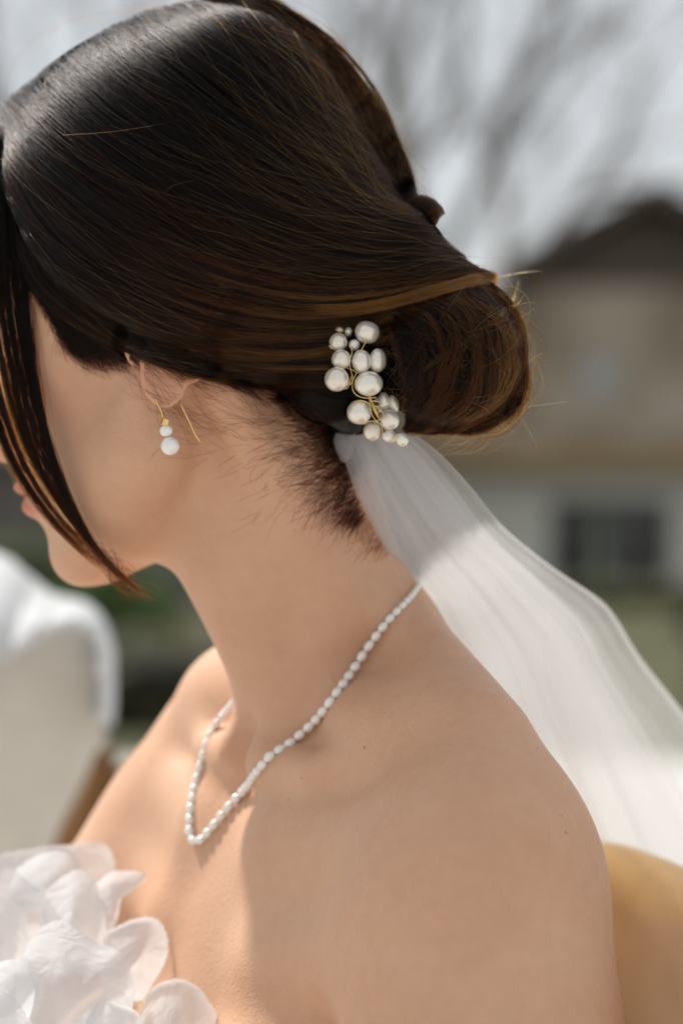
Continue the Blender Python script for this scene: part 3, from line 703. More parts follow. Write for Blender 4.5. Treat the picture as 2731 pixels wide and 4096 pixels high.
# round the back of the neck so that the string closes
laid = np.array([lay(c, 2.1) for c in q]); w_ = np.clip((np.arange(400) - 245) / 30, 0, 1)[:, None]
laid = laid * (1 - w_) * .6 + q * (w_ + (1 - w_) * .4) + np.array([0, -1.0, 0]) * (1 + w_)
laid = np.stack([np.convolve(np.pad(laid[:, k], 10, mode='edge'), np.ones(21) / 21, 'valid') for k in range(3)], -1)
ring = [T(-16, -36, 8), T(-30, -36, 26), T(-50, -20, 40), T(-56, 8, 54)]
ring = [laid[-1]] + [c if i < 1 else lay(c, 2.0) for i, c in enumerate(ring)] + [laid[0]]
qr = np.concatenate([laid, np.stack([np.interp(np.linspace(0, 1, 120), np.linspace(0, 1, len(ring)), np.array(ring)[:, k]) for k in range(3)], -1)[1:-1]])
seg = np.r_[0, np.cumsum(np.linalg.norm(np.diff(qr, axis=0), axis=1))]; Lf = seg[399]
neck = empty('pearl_necklace', Wd(U3(1000, 3100, float(dep[200]))), 'short string of small white rice pearls lying around the bare neck', 'necklace')
rice = [sphere_mesh('rice_pearl', (2.05, 2.05, 2.75), 18, 12, seed=40 + k, bumpy=.014, mat=pm[1]) for k in range(6)]
d = 0.; k = 0; cent = []
while d < seg[-1] - 3:
    c = np.array([np.interp(d, seg, qr[:, a]) for a in range(3)]); t = np.array([np.interp(d + .5, seg, qr[:, a]) for a in range(3)]) - c
    sc = .62 + .38 * np.clip(d / 45, 0, 1) if d < Lf else .72
    o = put('pearl', rice[k % 6], c, neck, Vector((0, 0, 1)).rotation_difference(Vector(t / np.linalg.norm(t)))); o.scale = (sc, sc, sc); cent.append(c)
    d += 5.35 * sc; k += 1
print('necklace pearls', k)
tube('string', [np.array(cent)], .35, pm[1], neck, 5)
# ------------------------------------------------------------------ veil and dress
tulle = Mat('tulle'); t = tulle.t; t.nodes.remove(tulle.b)
df = tulle.n('ShaderNodeBsdfDiffuse'); df.inputs['Color'].default_value = (.78, .78, .785, 1)
tr = tulle.n('ShaderNodeBsdfTranslucent'); tr.inputs['Color'].default_value = (.78, .78, .78, 1)
tp = tulle.n('ShaderNodeBsdfTransparent')
m1 = tulle.n('ShaderNodeMixShader'); m1.inputs[0].default_value = .5; m2 = tulle.n('ShaderNodeMixShader')
tulle.l(df.outputs[0], m1.inputs[1]); tulle.l(tr.outputs[0], m1.inputs[2])
mrv = tulle.n('ShaderNodeMapRange'); mrv.inputs['To Min'].default_value = .33; mrv.inputs['To Max'].default_value = .46
tulle.l(tulle.noise(9, 2), mrv.inputs['Value']); tulle.l(mrv.outputs[0], m2.inputs[0])
tulle.l(tp.outputs[0], m2.inputs[1]); tulle.l(m1.outputs[0], m2.inputs[2]); tulle.l(m2.outputs[0], t.nodes['Material Output'].inputs['Surface'])
veil = empty('veil', Wd(U3(1540, 1780, 25)), 'long white tulle veil falling from the bun behind the shoulder', 'veil')
VL = [(1348, 1742), (1372, 1840), (1415, 1970), (1470, 2090), (1550, 2235), (1640, 2375), (1700, 2460)]
VL = [(a_, b_, float(look(fdm, np.array([min(a_, 1590.)]), np.array([b_ * 1.]))[0]) - 3 - k_ * .5) for k_, (a_, b_) in enumerate(VL)]
VL = [(a_, b_, max(min(c_, 90), (0, 0, 0, 0, 70, 112, 138)[k_])) for k_, (a_, b_, c_) in enumerate(VL)]
print('veil edge', VL)
VL += [(1790, 2700, 150), (1850, 2950, 175), (1910, 3300, 200), (1980, 3700, 225), (2060, 4300, 250)]
VR = [(1670, 1745, 20), (1760, 1815, 32), (1880, 1945, 58), (2010, 2105, 85), (2200, 2262, 115), (2390, 2392, 138), (2462, 2470, 145), (2560, 2630, 160), (2740, 2860, 185), (2950, 3150, 215), (3150, 3600, 250)]
def veil_sheet(name, seed, amp, doff, a0, a1, sh):
    rg = np.random.default_rng(seed); nv, nu = 90, 150
    A = resample(VL, nv); B = resample(VR, nv)
    A3 = U3v(A[:, 0], A[:, 1], A[:, 2]); B3 = U3v(B[:, 0], B[:, 1], B[:, 2])
    u = np.linspace(a0, a1, nu)[None, :]; v = np.linspace(0, 1, nv)[:, None]
    fr = [(9, rg.random() * 6.28, 1), (17, rg.random() * 6.28, .5), (27, rg.random() * 6.28, .3), (41, rg.random() * 6.28, .22), (67, rg.random() * 6.28, .12)]
    w = sum(c * np.sin(f * u * (1 - .18 * v) + p + 1.4 * v * math.sin(p)) for f, p, c in fr)
    w = np.abs(w + .4) ** .8 * np.sign(w + .4)
    P = A3[:, None] * (1 - u[..., None]) + B3[:, None] * u[..., None]
    hem = np.clip((a1 - u) / .10, 0, 1) if a1 > .9 else 1
    dep = hem * (amp * (.25 + .75 * np.clip(v * 2.2, 0, 1)) * w + doff) + 6 * np.sin(3.1 * u) * np.clip(v * 3, 0, 1)
    P = P + dep[..., None] * np.array([.25, .95, .1])
    # a soft bow between the edges
    P[..., 2] += sh * np.sin(np.pi * u) * np.clip(v * 2, 0, 1)
    f = [(i * nu + j, i * nu + j + 1, (i + 1) * nu + j + 1, (i + 1) * nu + j) for i in range(nv - 1) for j in range(nu - 1)]
    return fastmesh(name, Wd(P.reshape(-1, 3)), np.array(f), tulle.m, veil)
veil_sheet('front_layer', 3, 6.5, 0, 0, 1, 1.5)
veil_sheet('back_layer', 5, 7, 14, .02, .80, 0)
for k_, (a0, a1) in enumerate(((-.02, .30), (.22, .47), (.41, .60), (.56, .74), (.965, 1.0))): veil_sheet('fold', 20 + k_, 3, 6 + k_, a0, a1, .5)
# gathered top edge pinned under the comb
org = Mat('organza'); t = org.t; t.nodes.remove(org.b)
df = org.n('ShaderNodeBsdfDiffuse'); df.inputs['Color'].default_value = (.84, .85, .86, 1)
tr = org.n('ShaderNodeBsdfTranslucent'); tr.inputs['Color'].default_value = (.84, .85, .86, 1)
tp = org.n('ShaderNodeBsdfTransparent'); m1 = org.n('ShaderNodeMixShader'); m1.inputs[0].default_value = .42; m2 = org.n('ShaderNodeMixShader'); m2.inputs[0].default_value = .82
org.l(df.outputs[0], m1.inputs[1]); org.l(tr.outputs[0], m1.inputs[2]); org.l(tp.outputs[0], m2.inputs[1]); org.l(m1.outputs[0], m2.inputs[2]); org.l(m2.outputs[0], t.nodes['Material Output'].inputs['Surface'])
wv = org.n('ShaderNodeTexWave', Scale=1400.); tc = org.n('ShaderNodeTexCoord'); org.l(tc.outputs['Object'], wv.inputs['Vector'])
bp = org.n('ShaderNodeBump', Strength=.15, Distance=.0002); org.l(wv.outputs['Fac'], bp.inputs['Height']); crs = org.noise(70, 5, dist=1.5); b2 = org.n('ShaderNodeBump', Strength=.5, Distance=.004); org.l(crs, b2.inputs['Height']); org.l(bp.outputs[0], b2.inputs['Normal'])
org.l(b2.outputs[0], df.inputs['Normal']); org.l(b2.outputs[0], tr.inputs['Normal'])
def bodice_sdf(p):
    t = (p - np.float32(TC)) @ np.float32(TM).T
    d = body_sdf(p) - 3.5
    arm = np.minimum(cap(p, T(6, 140, -88), T(80, 166, -360), 62, 58), cap(p, T(6, -136, -88), T(190, -156, -300), 56, 52))
    top = t[..., 2] + 238 - 22 * np.cos(t[..., 1] / 22.) * (t[..., 0] > 0)
    return np.maximum(np.maximum(d, top), -arm)
dv, dfc = polygonise(bodice_sdf, (-190, -120, -420), (160, 330, -240), 4, smooth=3)
lab = np.arange(len(dv)); ed = np.concatenate([dfc[:, [0, 1]], dfc[:, [1, 2]], dfc[:, [2, 3]]])
while True:
    m_ = np.minimum(lab[ed[:, 0]], lab[ed[:, 1]]); l2 = lab.copy(); np.minimum.at(l2, ed[:, 0], m_); np.minimum.at(l2, ed[:, 1], m_); l2 = l2[l2]
    if (l2 == lab).all(): break
    lab = l2
big = np.bincount(lab).argmax(); dfc = dfc[lab[dfc[:, 0]] == big]; us = np.unique(dfc); rm = np.zeros(len(dv), int); rm[us] = np.arange(len(us)); dv = dv[us]; dfc = rm[dfc]
dress = empty('dress', (0, 0, 0)); dress.parent = person; dress.location = -person.location
silk = noisy('silk', [(.3, (.72, .72, .72)), (.7, (.8, .8, .8))], 30, .6)
def dpart(name, v, F, m):
    o = fastmesh(name, Wd(v), F, m); o.parent = dress; return o
dpart('bodice', dv, dfc, silk)
def petal(bound, cen, bulge, seed, fold=3.0, nr=34, na=110, name='petal', mat=None, parent=None):
    """a cupped cloth petal: outline points (px, py, depth mm) round a centre"""
    rg = np.random.default_rng(seed)
    b = resample(list(bound) + [bound[0]], na + 1)[:-1]; B3 = U3v(b[:, 0], b[:, 1], b[:, 2]); C3 = U3(*cen)
    r = np.linspace(0.0005, 1, nr)[:, None]; th = np.linspace(0, 2 * np.pi, na, endpoint=False)[None]
    P = C3 + (B3[None] - C3) * r[..., None]
    ax_ = rg.normal(0, 1, (3, 2)); ax_ /= np.linalg.norm(ax_, axis=1)[:, None]
    X = (P[..., 0] - C3[0]) / 16; Z = (P[..., 2] - C3[2]) / 16
    w = fold * r * sum(c * np.sin(k_ * (X * a_[0] + Z * a_[1]) + rg.random() * 6) for a_, k_, c in zip(ax_, (.8, 1.9, 4.6), (1, .6, .34)))
    curl = -5.0 * np.clip((r - .72) / .28, 0, 1) ** 2 * np.sin(th + rg.random() * 6)
    P = P + ((-bulge * (1 - r ** 2) + w + curl)[..., None]) * np.array([.1, 1, .12])
    edge = P[-1]; e2 = rg.normal(0, .12, (na, 3)); P[-1] = edge + e2
    f = [(i * na + j, i * na + (j + 1) % na, (i + 1) * na + (j + 1) % na, (i + 1) * na + j) for i in range(nr - 1) for j in range(na)]
    o = fastmesh(name, Wd(P.reshape(-1, 3)), np.array(f), mat or org.m, None if parent is None else parent)
    if parent is None: o.parent = dress
    return edge
def ring_px(pts, d): return [(a, b, d + (c if (c := (x[2] if len(x) > 2 else 0)) else 0)) for x in pts for a, b in [x[:2]]]
E1 = petal(ring_px([(-120, 3480), (60, 3385), (200, 3375), (330, 3362), (420, 3385), (455, 3470), (440, 3590), (380, 3760), (150, 3900), (-100, 3850)], 150), (150, 3620, 140), 16, 1, 7)
E2 = petal(ring_px([(360, 3560), (440, 3500), (520, 3490), (580, 3505), (560, 3540), (490, 3590), (470, 3680), (430, 3760), (370, 3740)], 112), (450, 3610, 108), 6, 2, 3)
E3 = petal(ring_px([(430, 3720), (520, 3675), (610, 3660), (660, 3700), (674, 3790), (655, 3860), (620, 3920), (560, 4010), (440, 4040), (390, 3900)], 78), (520, 3820, 74), 9, 3, 2.5)
E4 = petal(ring_px([(70, 3960), (90, 3840), (130, 3740), (230, 3690), (330, 3740), (400, 3785), (480, 3810), (535, 3890), (540, 4000), (510, 4140), (400, 4260), (160, 4250), (80, 4120)], 52), (310, 3960, 48), 20, 4, 3.5)
E5 = petal(ring_px([(520, 4180), (560, 4050), (620, 3940), (710, 3915), (790, 3945), (850, 4020), (900, 4110), (880, 4240), (700, 4300), (560, 4280)], 46), (700, 4090, 40), 10, 5, 2.5)
E6 = petal(ring_px([(-160, 4000), (-20, 3935), (60, 3965), (120, 4030), (170, 4110), (150, 4250), (-50, 4300), (-180, 4200)], 30), (0, 4110, 22), 10, 6, 3)
petal(ring_px([(-160, 3620), (-40, 3560), (60, 3640), (110, 3760), (90, 3900), (-20, 4010), (-160, 3980)], 96), (-30, 3790, 86), 14, 7, 4)
petal(ring_px([(180, 3560), (300, 3500), (400, 3600), (440, 3700), (430, 3840), (300, 3900), (190, 3800)], 104), (310, 3690, 96), 14, 8, 4)
petal(ring_px([(-60, 3880), (40, 3830), (130, 3850), (180, 3930), (150, 4050), (40, 4100), (-80, 4040)], 44), (50, 3960, 38), 10, 9, 4)
petal(ring_px([(330, 4060), (420, 3990), (520, 4000), (590, 4060), (600, 4180), (480, 4260), (340, 4220)], 38), (470, 4110, 32), 9, 10, 4)
petal(ring_px([(60, 3480), (150, 3430), (260, 3440), (320, 3520), (280, 3620), (150, 3650), (50, 3580)], 132), (190, 3540, 124), 9, 11, 4)
gd = float(look(hdm, np.array([1375.]), np.array([1740.]))[0])
petal([(1338, 1800, gd - 2), (1334, 1760, gd - 3), (1352, 1722, gd - 3), (1385, 1700, gd - 2), (1420, 1705, gd - 1), (1425, 1760, gd - 2), (1395, 1840, gd - 2), (1362, 1850, gd - 2)], (1380, 1770, gd - 3), 1.5, 12, 1.6, 12, 60, 'gathering', tulle.m, veil)
# frayed threads along the cut edges
fr = Mat('frayed_thread', Roughness=.7); fr.b.inputs['Base Color'].default_value = (.78, .78, .78, 1)
pos = []
for E, cen in ((E3, U3(520, 3820, 74)), (E5, U3(700, 4090, 40)), (E4, U3(310, 3960, 48))):
    n = len(E)
    for k in range(520):
        x = rng.random() * n; i = int(x); p = E[i] * (1 - x + i) + E[(i + 1) % n] * (x - i); o = p - cen; o /= np.linalg.norm(o)
        L = .25 + .7 * rng.random() ** 3; side_ = rng.normal(0, .45, 3)
        pos.append(np.stack([p + (o + side_ * t_) * L * t_ for t_ in np.linspace(-.3, 1, 5)]))
cd = bpy.data.hair_curves.new('frayed_edge'); cd.add_curves([5] * len(pos)); cd.attributes['position'].data.foreach_set('vector', Wd(np.concatenate(pos)).astype(np.float32).ravel())
ra = cd.attributes.get('radius') or cd.attributes.new('radius', 'FLOAT', 'POINT'); ra.data.foreach_set('value', np.full(len(pos) * 5, .00004, np.float32))
cd.materials.append(fr.m); fo = bpy.data.objects.new('frayed_edge', cd); COL.objects.link(fo); fo.parent = dress; fo['kind'] = 'stuff'
# ------------------------------------------------------------------ chairs
def M3(px, py, ym):                # photograph point at ym metres beyond the focal plane, world metres
    return Vector(Wd(U3(px, py, ym * 1000)))
import bmesh
def bm_obj(name, bm, mat, parent=None, smooth=False):
    me = bpy.data.meshes.new(name); bm.normal_update(); bm.to_mesh(me); bm.free()
    if smooth: me.polygons.foreach_set('use_smooth', [True] * len(me.polygons))
    return link(name, me, mat, parent)
def box_bm(bm, x0, x1, y0, y1, z0, z1, bev=0, seg=2):
    vs = [bm.verts.new(p) for p in ((x0, y0, z0), (x1, y0, z0), (x1, y1, z0), (x0, y1, z0), (x0, y0, z1), (x1, y0, z1), (x1, y1, z1), (x0, y1, z1))]
    fs = [bm.faces.new([vs[i] for i in f]) for f in ((3, 2, 1, 0), (4, 5, 6, 7), (0, 1, 5, 4), (1, 2, 6, 5), (2, 3, 7, 6), (3, 0, 4, 7))]
    if bev:
        es = list({e for f in fs for e in f.edges}); bmesh.ops.bevel(bm, geom=es, offset=bev, segments=seg, affect='EDGES', profile=.5)
def bar_bm(bm, a, b, w, d, bev=.004):
    a = Vector(a); b = Vector(b); z = (b - a).normalized(); x = z.cross(Vector((0, 1, 0))).normalized(); y = z.cross(x)
    vs = []
    for p in (a, b):
        for i, j in ((-1, -1), (1, -1), (1, 1), (-1, 1)): vs.append(bm.verts.new(p + x * i * w / 2 + y * j * d / 2))
    fs = [bm.faces.new([vs[i] for i in f]) for f in ((3, 2, 1, 0), (4, 5, 6, 7), (0, 1, 5, 4), (1, 2, 6, 5), (2, 3, 7, 6), (3, 0, 4, 7))]
    if bev: bmesh.ops.bevel(bm, geom=list({e for f in fs for e in f.edges}), offset=bev, segments=2, affect='EDGES')

wood = Mat('golden_wood', Roughness=.4); wood.l(wood.ramp(wood.noise(14, 4, stretch=(1, 1, .1)), [(.3, (.22, .10, .025)), (.7, (.36, .17, .05))]), wood.b.inputs['Base Color'])
cream = noisy('cream_fabric', [(.3, (.56, .52, .45)), (.7, (.64, .60, .53))], 60, .9, bump=.002, stretch=(1, 1, 6))
cy_ = .80
wc = empty('chair', M3(300, 3300, cy_), 'cream upholstered chair with a brown wooden post and a white cloth over its back', 'chair')
# the upholstered back: outline in the plane of the back, padded to a real thickness
def slab(name, outline, y, thick, mat, parent, puff=.02, n=80):
    o = resample(outline + [outline[0]], n + 1)[:-1]; P = np.array([M3(a, b, y) for a, b in o]); c = P.mean(0)
    V = []; F = []
    prof = [(-thick / 2 - puff, 0), (-thick / 2 - puff * .9, .5), (-thick / 2 - puff * .5, .85), (-thick / 2 + .01, .97), (-thick / 4, 1.), (thick / 4, 1.), (thick / 2 - .01, .97), (thick / 2 + puff * .5, .85), (thick / 2 + puff, 0)]
    for dy, k in prof:
        for p in P: V.append(c + (p - c) * max(k, .02) + np.array([0, dy, 0]))
    for i in range(len(prof) - 1):
        for j in range(n): F.append((i * n + j, i * n + (j + 1) % n, (i + 1) * n + (j + 1) % n, (i + 1) * n + j))
    F += [tuple(range(n - 1, -1, -1)), tuple((len(prof) - 1) * n + j for j in range(n))]
    return mesh(name, V, F, mat, parent)
slab('backrest', [(-500, 2560), (-200, 2480), (80, 2470), (260, 2480), (370, 2540), (410, 2660), (412, 2850), (405, 2960), (340, 3120), (250, 3300), (150, 3500), (-100, 3560), (-450, 3540)], cy_, .09, cream, wc, .02)
bm = bmesh.new(); bar_bm(bm, M3(385, 2985, cy_ + .02), M3(120, 3560, cy_ + .02), .05, .05, .008); bm_obj('post', bm, wood.m, wc, True)
wc_k = sphere_mesh('knob', (8, 8, 8), mat=cream); k_ = put('knob', wc_k, U3(388, 2955, cy_ * 1000), wc)
bm = bmesh.new(); p = M3(-150, 3560, cy_); box_bm(bm, p.x - .2, p.x + .22, p.y - .22, p.y + .26, .40, .47, .03, 3); bm_obj('seat', bm, cream, wc, True)
for sx in (-.17, .19):
    for sy in (-.18, .22):
        bm = bmesh.new(); bar_bm(bm, (p.x + sx, p.y + sy, 0), (p.x + sx, p.y + sy, .41), .035, .035); bm_obj('leg', bm, wood.m, wc, True)
# white cloth over the back
cl = []; nu, nv = 60, 26
top = resample([(-520, 2180), (-200, 2190), (0, 2235), (110, 2320), (210, 2395), (330, 2425), (400, 2490), (435, 2600), (440, 2760), (432, 2900)], nu)
low = resample([(-520, 2500), (-200, 2560), (0, 2640), (80, 2600), (160, 2540), (250, 2500), (330, 2505), (385, 2580), (402, 2720), (405, 2880)], nu)
for i in range(nv):
    v = i / (nv - 1)
    for j in range(nu):
        a, b = top[j] * (1 - v) + low[j] * v
        ang = v * 1.9
        cl.append(M3(a, b, cy_ + .05 - .17 * math.sin(ang * .8) + .012 * math.sin(j * .7 + 3 * v) + .008 * math.sin(j * 1.9)))
clf = [(i * nu + j, i * nu + j + 1, (i + 1) * nu + j + 1, (i + 1) * nu + j) for i in range(nv - 1) for j in range(nu - 1)]
shawl = fastmesh('cloth', np.array([tuple(x) for x in cl]), np.array(clf), org.m); tag(shawl, 'white cloth draped over the top of the cream chair back', 'cloth')
sd = shawl.modifiers.new('thickness', 'SOLIDIFY'); sd.thickness = .004

# the bride's own chair: a curved golden back behind her arm
tan = noisy('tan_velvet', [(.3, (.58, .32, .075)), (.7, (.66, .39, .11))], 25, .75, Sheen_Weight=.4)
bc = empty('chair', (0.05, .12, 0), 'tan rounded chair back behind the bride at the lower right edge', 'chair')
V = []; F = []; nu, nv = 48, 14
rim = resample([(1900, 3600, 250), (2150, 3530, 215), (2440, 3560, 180), (2600, 3615, 150), (2760, 3690, 110), (2950, 3790, 40), (3080, 3900, -60)], nu)
for j in range(nu):
    px, py, y = rim[j]; t_ = U3(px, py, y)
    for i in range(nv):
        w = 2 * math.pi * i / nv
        # a padded loop: rounded rim, straight flanks down to the seat
        ox = 22 * math.cos(w); oz = math.sin(w)
        z = t_[2] + 22 * oz if oz > -.2 else t_[2] - 330
        V.append(np.array([t_[0] + ox * .75, t_[1] + ox * .66, z]))
for j in range(nu - 1):
    for i in range(nv): F.append((j * nv + i, j * nv + (i + 1) % nv, (j + 1) * nv + (i + 1) % nv, (j + 1) * nv + i))
o = fastmesh('backrest', Wd(np.array(V)), np.array(F), tan, bc)
bm = bmesh.new(); box_bm(bm, -.16, .26, -.12, .36, .44, .54, .04, 3); bm_obj('seat', bm, tan, bc, True)
for sx in (-.12, .22):
    for sy in (-.08, .32):
        bm = bmesh.new(); bar_bm(bm, (sx, sy, 0), (sx, sy, .45), .04, .04); bm_obj('leg', bm, wood.m, bc, True)
# skirt down to the lawn
V = []; F = []; n = 64
for k, (u, ru, rv) in enumerate(((-235, 108, 132), (-320, 112, 140), (-420, 150, 175), (-520, 215, 230), (-600, 260, 262), (-800, 280, 280), (-980, 330, 320), (-1065 - 0, 360, 350))):
    for j in range(n):
        a = 2 * math.pi * j / n; f_ = 1 + .04 * min(k / 3, 1) * math.sin(9 * a)
        c = T(10 + max(0, -u - 380) * .28 * (1 if u > -620 else 620 / -u), 0, u)
        q_ = c + TF * ru * f_ * math.cos(a) + TL * rv * f_ * math.sin(a); V.append(q_)
for k in range(7):
    for j in range(n): F.append((k * n + j, k * n + (j + 1) % n, (k + 1) * n + (j + 1) % n, (k + 1) * n + j))
dpart('skirt', np.array(V), np.array(F), silk)

# ------------------------------------------------------------------ garden, hedges, house, trees
grass = noisy('grass_m', [(.3, (.022, .027, .004)), (.55, (.05, .05, .008)), (.7, (.09, .076, .012))], .9, .9)
gravel = noisy('gravel_m', [(.3, (.42, .40, .37)), (.7, (.54, .52, .49))], 30, .95, bump=.004)
def sheet(name, x0, x1, y0, y1, z, mat, kind='structure'):
    o = mesh(name, [(x0, y0, z), (x1, y0, z), (x1, y1, z), (x0, y1, z)], [(0, 1, 2, 3)], mat, smooth=False); o['kind'] = kind; return o
sheet('lawn', -250, 250, -120, 380, 0, grass)
sheet('terrace', -30, 30, -30, 10.5, .004, gravel)
sheet('path', -40, 1.5, 16.2, 22, .004, gravel)
core_shade = noisy('hedge_core_shade', [(.3, (.010, .010, .006)), (.7, (.022, .02, .011))], 12, .9)  # twiggy hedge core, near black: inner shade put into its colour
def hedge(x0, x1, y0, y1, h, cols, label, name='box_hedge', seed=0, group=None):
    rg = random.Random(seed); root = empty(name, ((x0 + x1) / 2, (y0 + y1) / 2, 0), label, 'hedge', group)
    m = noisy('hedge_leaf', cols, 9, .7)
    bm = bmesh.new(); box_bm(bm, x0, x1, y0, y1, 0, h, min(.12, h * .25), 3)
    bmesh.ops.subdivide_edges(bm, edges=[e for e in bm.edges if e.calc_length() > .6], cuts=10, use_grid_fill=True)
    for v in bm.verts:
        if v.co.z > .02: v.co += Vector((rg.gauss(0, .02), rg.gauss(0, .02), rg.gauss(0, .02)))
    bm_obj('core', bm, core_shade, root)
    V = []; F = []
    for k in range(2600):
        f = rg.random()
        if f < .62: p = Vector((rg.uniform(x0, x1), rg.uniform(y0, y1), h))
        elif f < .85: p = Vector((rg.uniform(x0, x1), y0, rg.uniform(.02, h)))
        else: p = Vector((rg.choice((x0, x1)), rg.uniform(y0, y1), rg.uniform(.02, h)))
        d = Vector((rg.gauss(0, 1), rg.gauss(0, 1), rg.gauss(.3, 1))).normalized(); e = d.orthogonal().normalized(); s_ = rg.uniform(.025, .06)
        p += Vector((rg.gauss(0, .025), rg.gauss(0, .025), rg.gauss(.01, .025)))
        i = len(V); V += [p - d * s_, p + e * s_ * .5, p + d * s_, p - e * s_ * .5]; F.append((i, i + 1, i + 2, i + 3))
    o = mesh('leaves', V, F, m, root, smooth=False); o['kind'] = 'stuff'
    return root
oliv = [(.3, (.075, .08, .012)), (.7, (.17, .155, .03))]; dark = [(.3, (.02, .03, .010)), (.7, (.045, .06, .018))]
hedge(-6.5, 1.2, 12.0, 14.6, .40, oliv, 'low clipped box hedge with an olive top, left beyond the chair', seed=1)
hedge(-9.0, -2.2, 22.3, 23.6, .8, [(.3, (.10, .15, .035)), (.7, (.17, .24, .07))], 'pale green hedge below the bride\'s chin, far off', seed=2)
hedge(2.2, 14, 10.6, 14.6, .30, oliv, 'olive clipped hedge right of the veil, in front of the house', seed=3)
hedge(3.2, 16, 20.0, 22.6, .28, dark, 'dark low hedge between the olive hedge and the house', seed=4)
hedge(2.6, 6.0, 29.0, 30.0, .22, oliv, 'small shrub row under the white framed window', seed=5)
def shrub(x, y, r, cols, label, seed):
    rg = random.Random(seed); root = empty('shrub', (x, y, 0), label, 'shrub'); m = noisy('shrub_leaf', cols, 9, .7)
    V = []; F = []
    for k in range(2200):
        d = Vector((rg.gauss(0, 1), rg.gauss(0, 1), rg.gauss(0, 1))).normalized(); rr = r * rg.uniform(.5, 1.05) ** .6 * (1 + .2 * math.sin(5 * d.x + seed) * math.sin(4 * d.z))
        p = Vector((x, y, r * .95)) + Vector((d.x, d.y, d.z * .95)) * rr
        if p.z < .02: continue
        a = Vector((rg.gauss(0, 1), rg.gauss(0, 1), rg.gauss(0, 1))).normalized(); e = a.orthogonal().normalized(); s_ = rg.uniform(.03, .08)
        i = len(V); V += [p - a * s_, p + e * s_ * .5, p + a * s_, p - e * s_ * .5]; F.append((i, i + 1, i + 2, i + 3))
    o = mesh('leaves', V, F, m, root, smooth=False); o['kind'] = 'stuff'
    bm = bmesh.new(); bar_bm(bm, (x, y, 0), (x + .02, y, r), .05, .05, 0); bm_obj('stem', bm, wood.m, root)
shrub(-1.55, 16.0, .42, [(.3, (.045, .085, .015)), (.7, (.11, .17, .035))], 'round green shrub seen between chin and neck', 11)

# house: gable with a dark roof over a shaded wall, a canopy and a white framed window below
HY = 35.0
def hx(px): return (px - 1365.5) * .1 * (1 + HY) / 1000
def hz(py): return EYE + (2048 - py) * .1 * (1 + HY) / 1000
house = empty('house', (hx(2600), HY, 0), 'stone house with a dark gabled roof and a white framed window', 'house')
wallm = noisy('rough_stone', [(.34, (.20, .155, .115)), (.5, (.36, .30, .225)), (.66, (.52, .46, .37))], .55, .95, bump=.02)
pale = noisy('pale_render', [(.3, (.68, .66, .58)), (.7, (.76, .74, .67))], 2, .9)
roofm = noisy('roof_tile', [(.3, (.09, .072, .058)), (.7, (.15, .12, .10))], 3, .9)
canm = noisy('canopy_wood', [(.3, (.34, .22, .12)), (.7, (.44, .30, .17))], 3, .8)
def hbox(name, px0, px1, py0, py1, y0, y1, mat, parent, bev=0):
    bm = bmesh.new(); box_bm(bm, hx(px0), hx(px1), HY + y0, HY + y1, hz(py1), hz(py0), bev); return bm_obj(name, bm, mat, parent)
def prism(name, poly, y0, y1, mat, parent):
    n = len(poly); V = [(x, HY + y0, z) for x, z in poly] + [(x, HY + y1, z) for x, z in poly]
    F = [tuple(range(n - 1, -1, -1)), tuple(range(n, 2 * n))] + [(i, (i + 1) % n, n + (i + 1) % n, n + i) for i in range(n)]
    return mesh(name, V, [f[::-1] for f in F], mat, parent, smooth=False)
gx0, gx1, grx = hx(2110), hx(3130), hx(2600); ez, rz = hz(1080), hz(800)
bm = bmesh.new(); box_bm(bm, gx0, gx1, HY, HY + 9, 0, hz(1150)); bm_obj('wall', bm, wallm, house)
bm = bmesh.new(); box_bm(bm, hx(1300), gx0 - .01, HY + .3, HY + 8, 0, hz(1180)); bm_obj('wall', bm, wallm, house)
prism('gable', [(gx0, hz(1149)), (gx1, hz(1149)), (gx1 - .1, ez), (grx, rz - .1), (gx0 + .1, ez)], 0, .4, roofm, house)
def roofplane(xa, za, xb, zb):
    th = .22; V = []
    for y in (-.7, 9.5):
        V += [(xa, HY + y, za), (xb, HY + y, zb), (xb, HY + y, zb + th), (xa, HY + y, za + th)]
    return mesh('roof', V, [(3, 2, 1, 0), (4, 5, 6, 7), (0, 1, 5, 4), (1, 2, 6, 5), (2, 3, 7, 6), (3, 0, 4, 7)], roofm, house, smooth=False)
roofplane(gx0 - .35, hz(1110), grx, rz); roofplane(grx, rz, gx1 + .35, hz(1110))
hbox('canopy', 1300, 3300, 1800, 1880, -1.5, 0, canm, house)
hbox('canopy', 1300, 3300, 1700, 1797, -1.2, 0, wallm, house)
hbox('lower_wall', 1300, 2180, 1885, 2368, -1.0, -.02, pale, house); hbox('lower_wall', 2642, 3250, 1885, 2368, -1.0, -.02, pale, house)
hbox('lower_wall', 2180, 2642, 1885, 1975, -1.0, -.02, pale, house); hbox('lower_wall', 2180, 2642, 2320, 2368, -1.0, -.02, pale, house)
white = noisy('white_paint', [(.3, (.76, .75, .71)), (.7, (.80, .79, .76))], 4, .6)
glass = Mat('window_glass', Roughness=.05); glass.b.inputs['Base Color'].default_value = (.02, .024, .024, 1)
curtain = noisy('curtain', [(.3, (.20, .22, .18)), (.7, (.27, .29, .24))], 3, .9)
win = hbox('window', 2182, 2640, 1977, 1996, -1.08, -.6, white, house)
def wpart(n_, a, b, c, d, y0, y1, m):
    o = hbox(n_, a, b, c, d, y0, y1, m, None); o.parent = win; o.location = -win.location if False else -Vector(win.location); o.matrix_parent_inverse = win.matrix_world.inverted() if False else o.matrix_parent_inverse
    o.location = Vector((0, 0, 0)) - (win.location + Vector(house.location)) ; return o
S.view_layers[0].update()
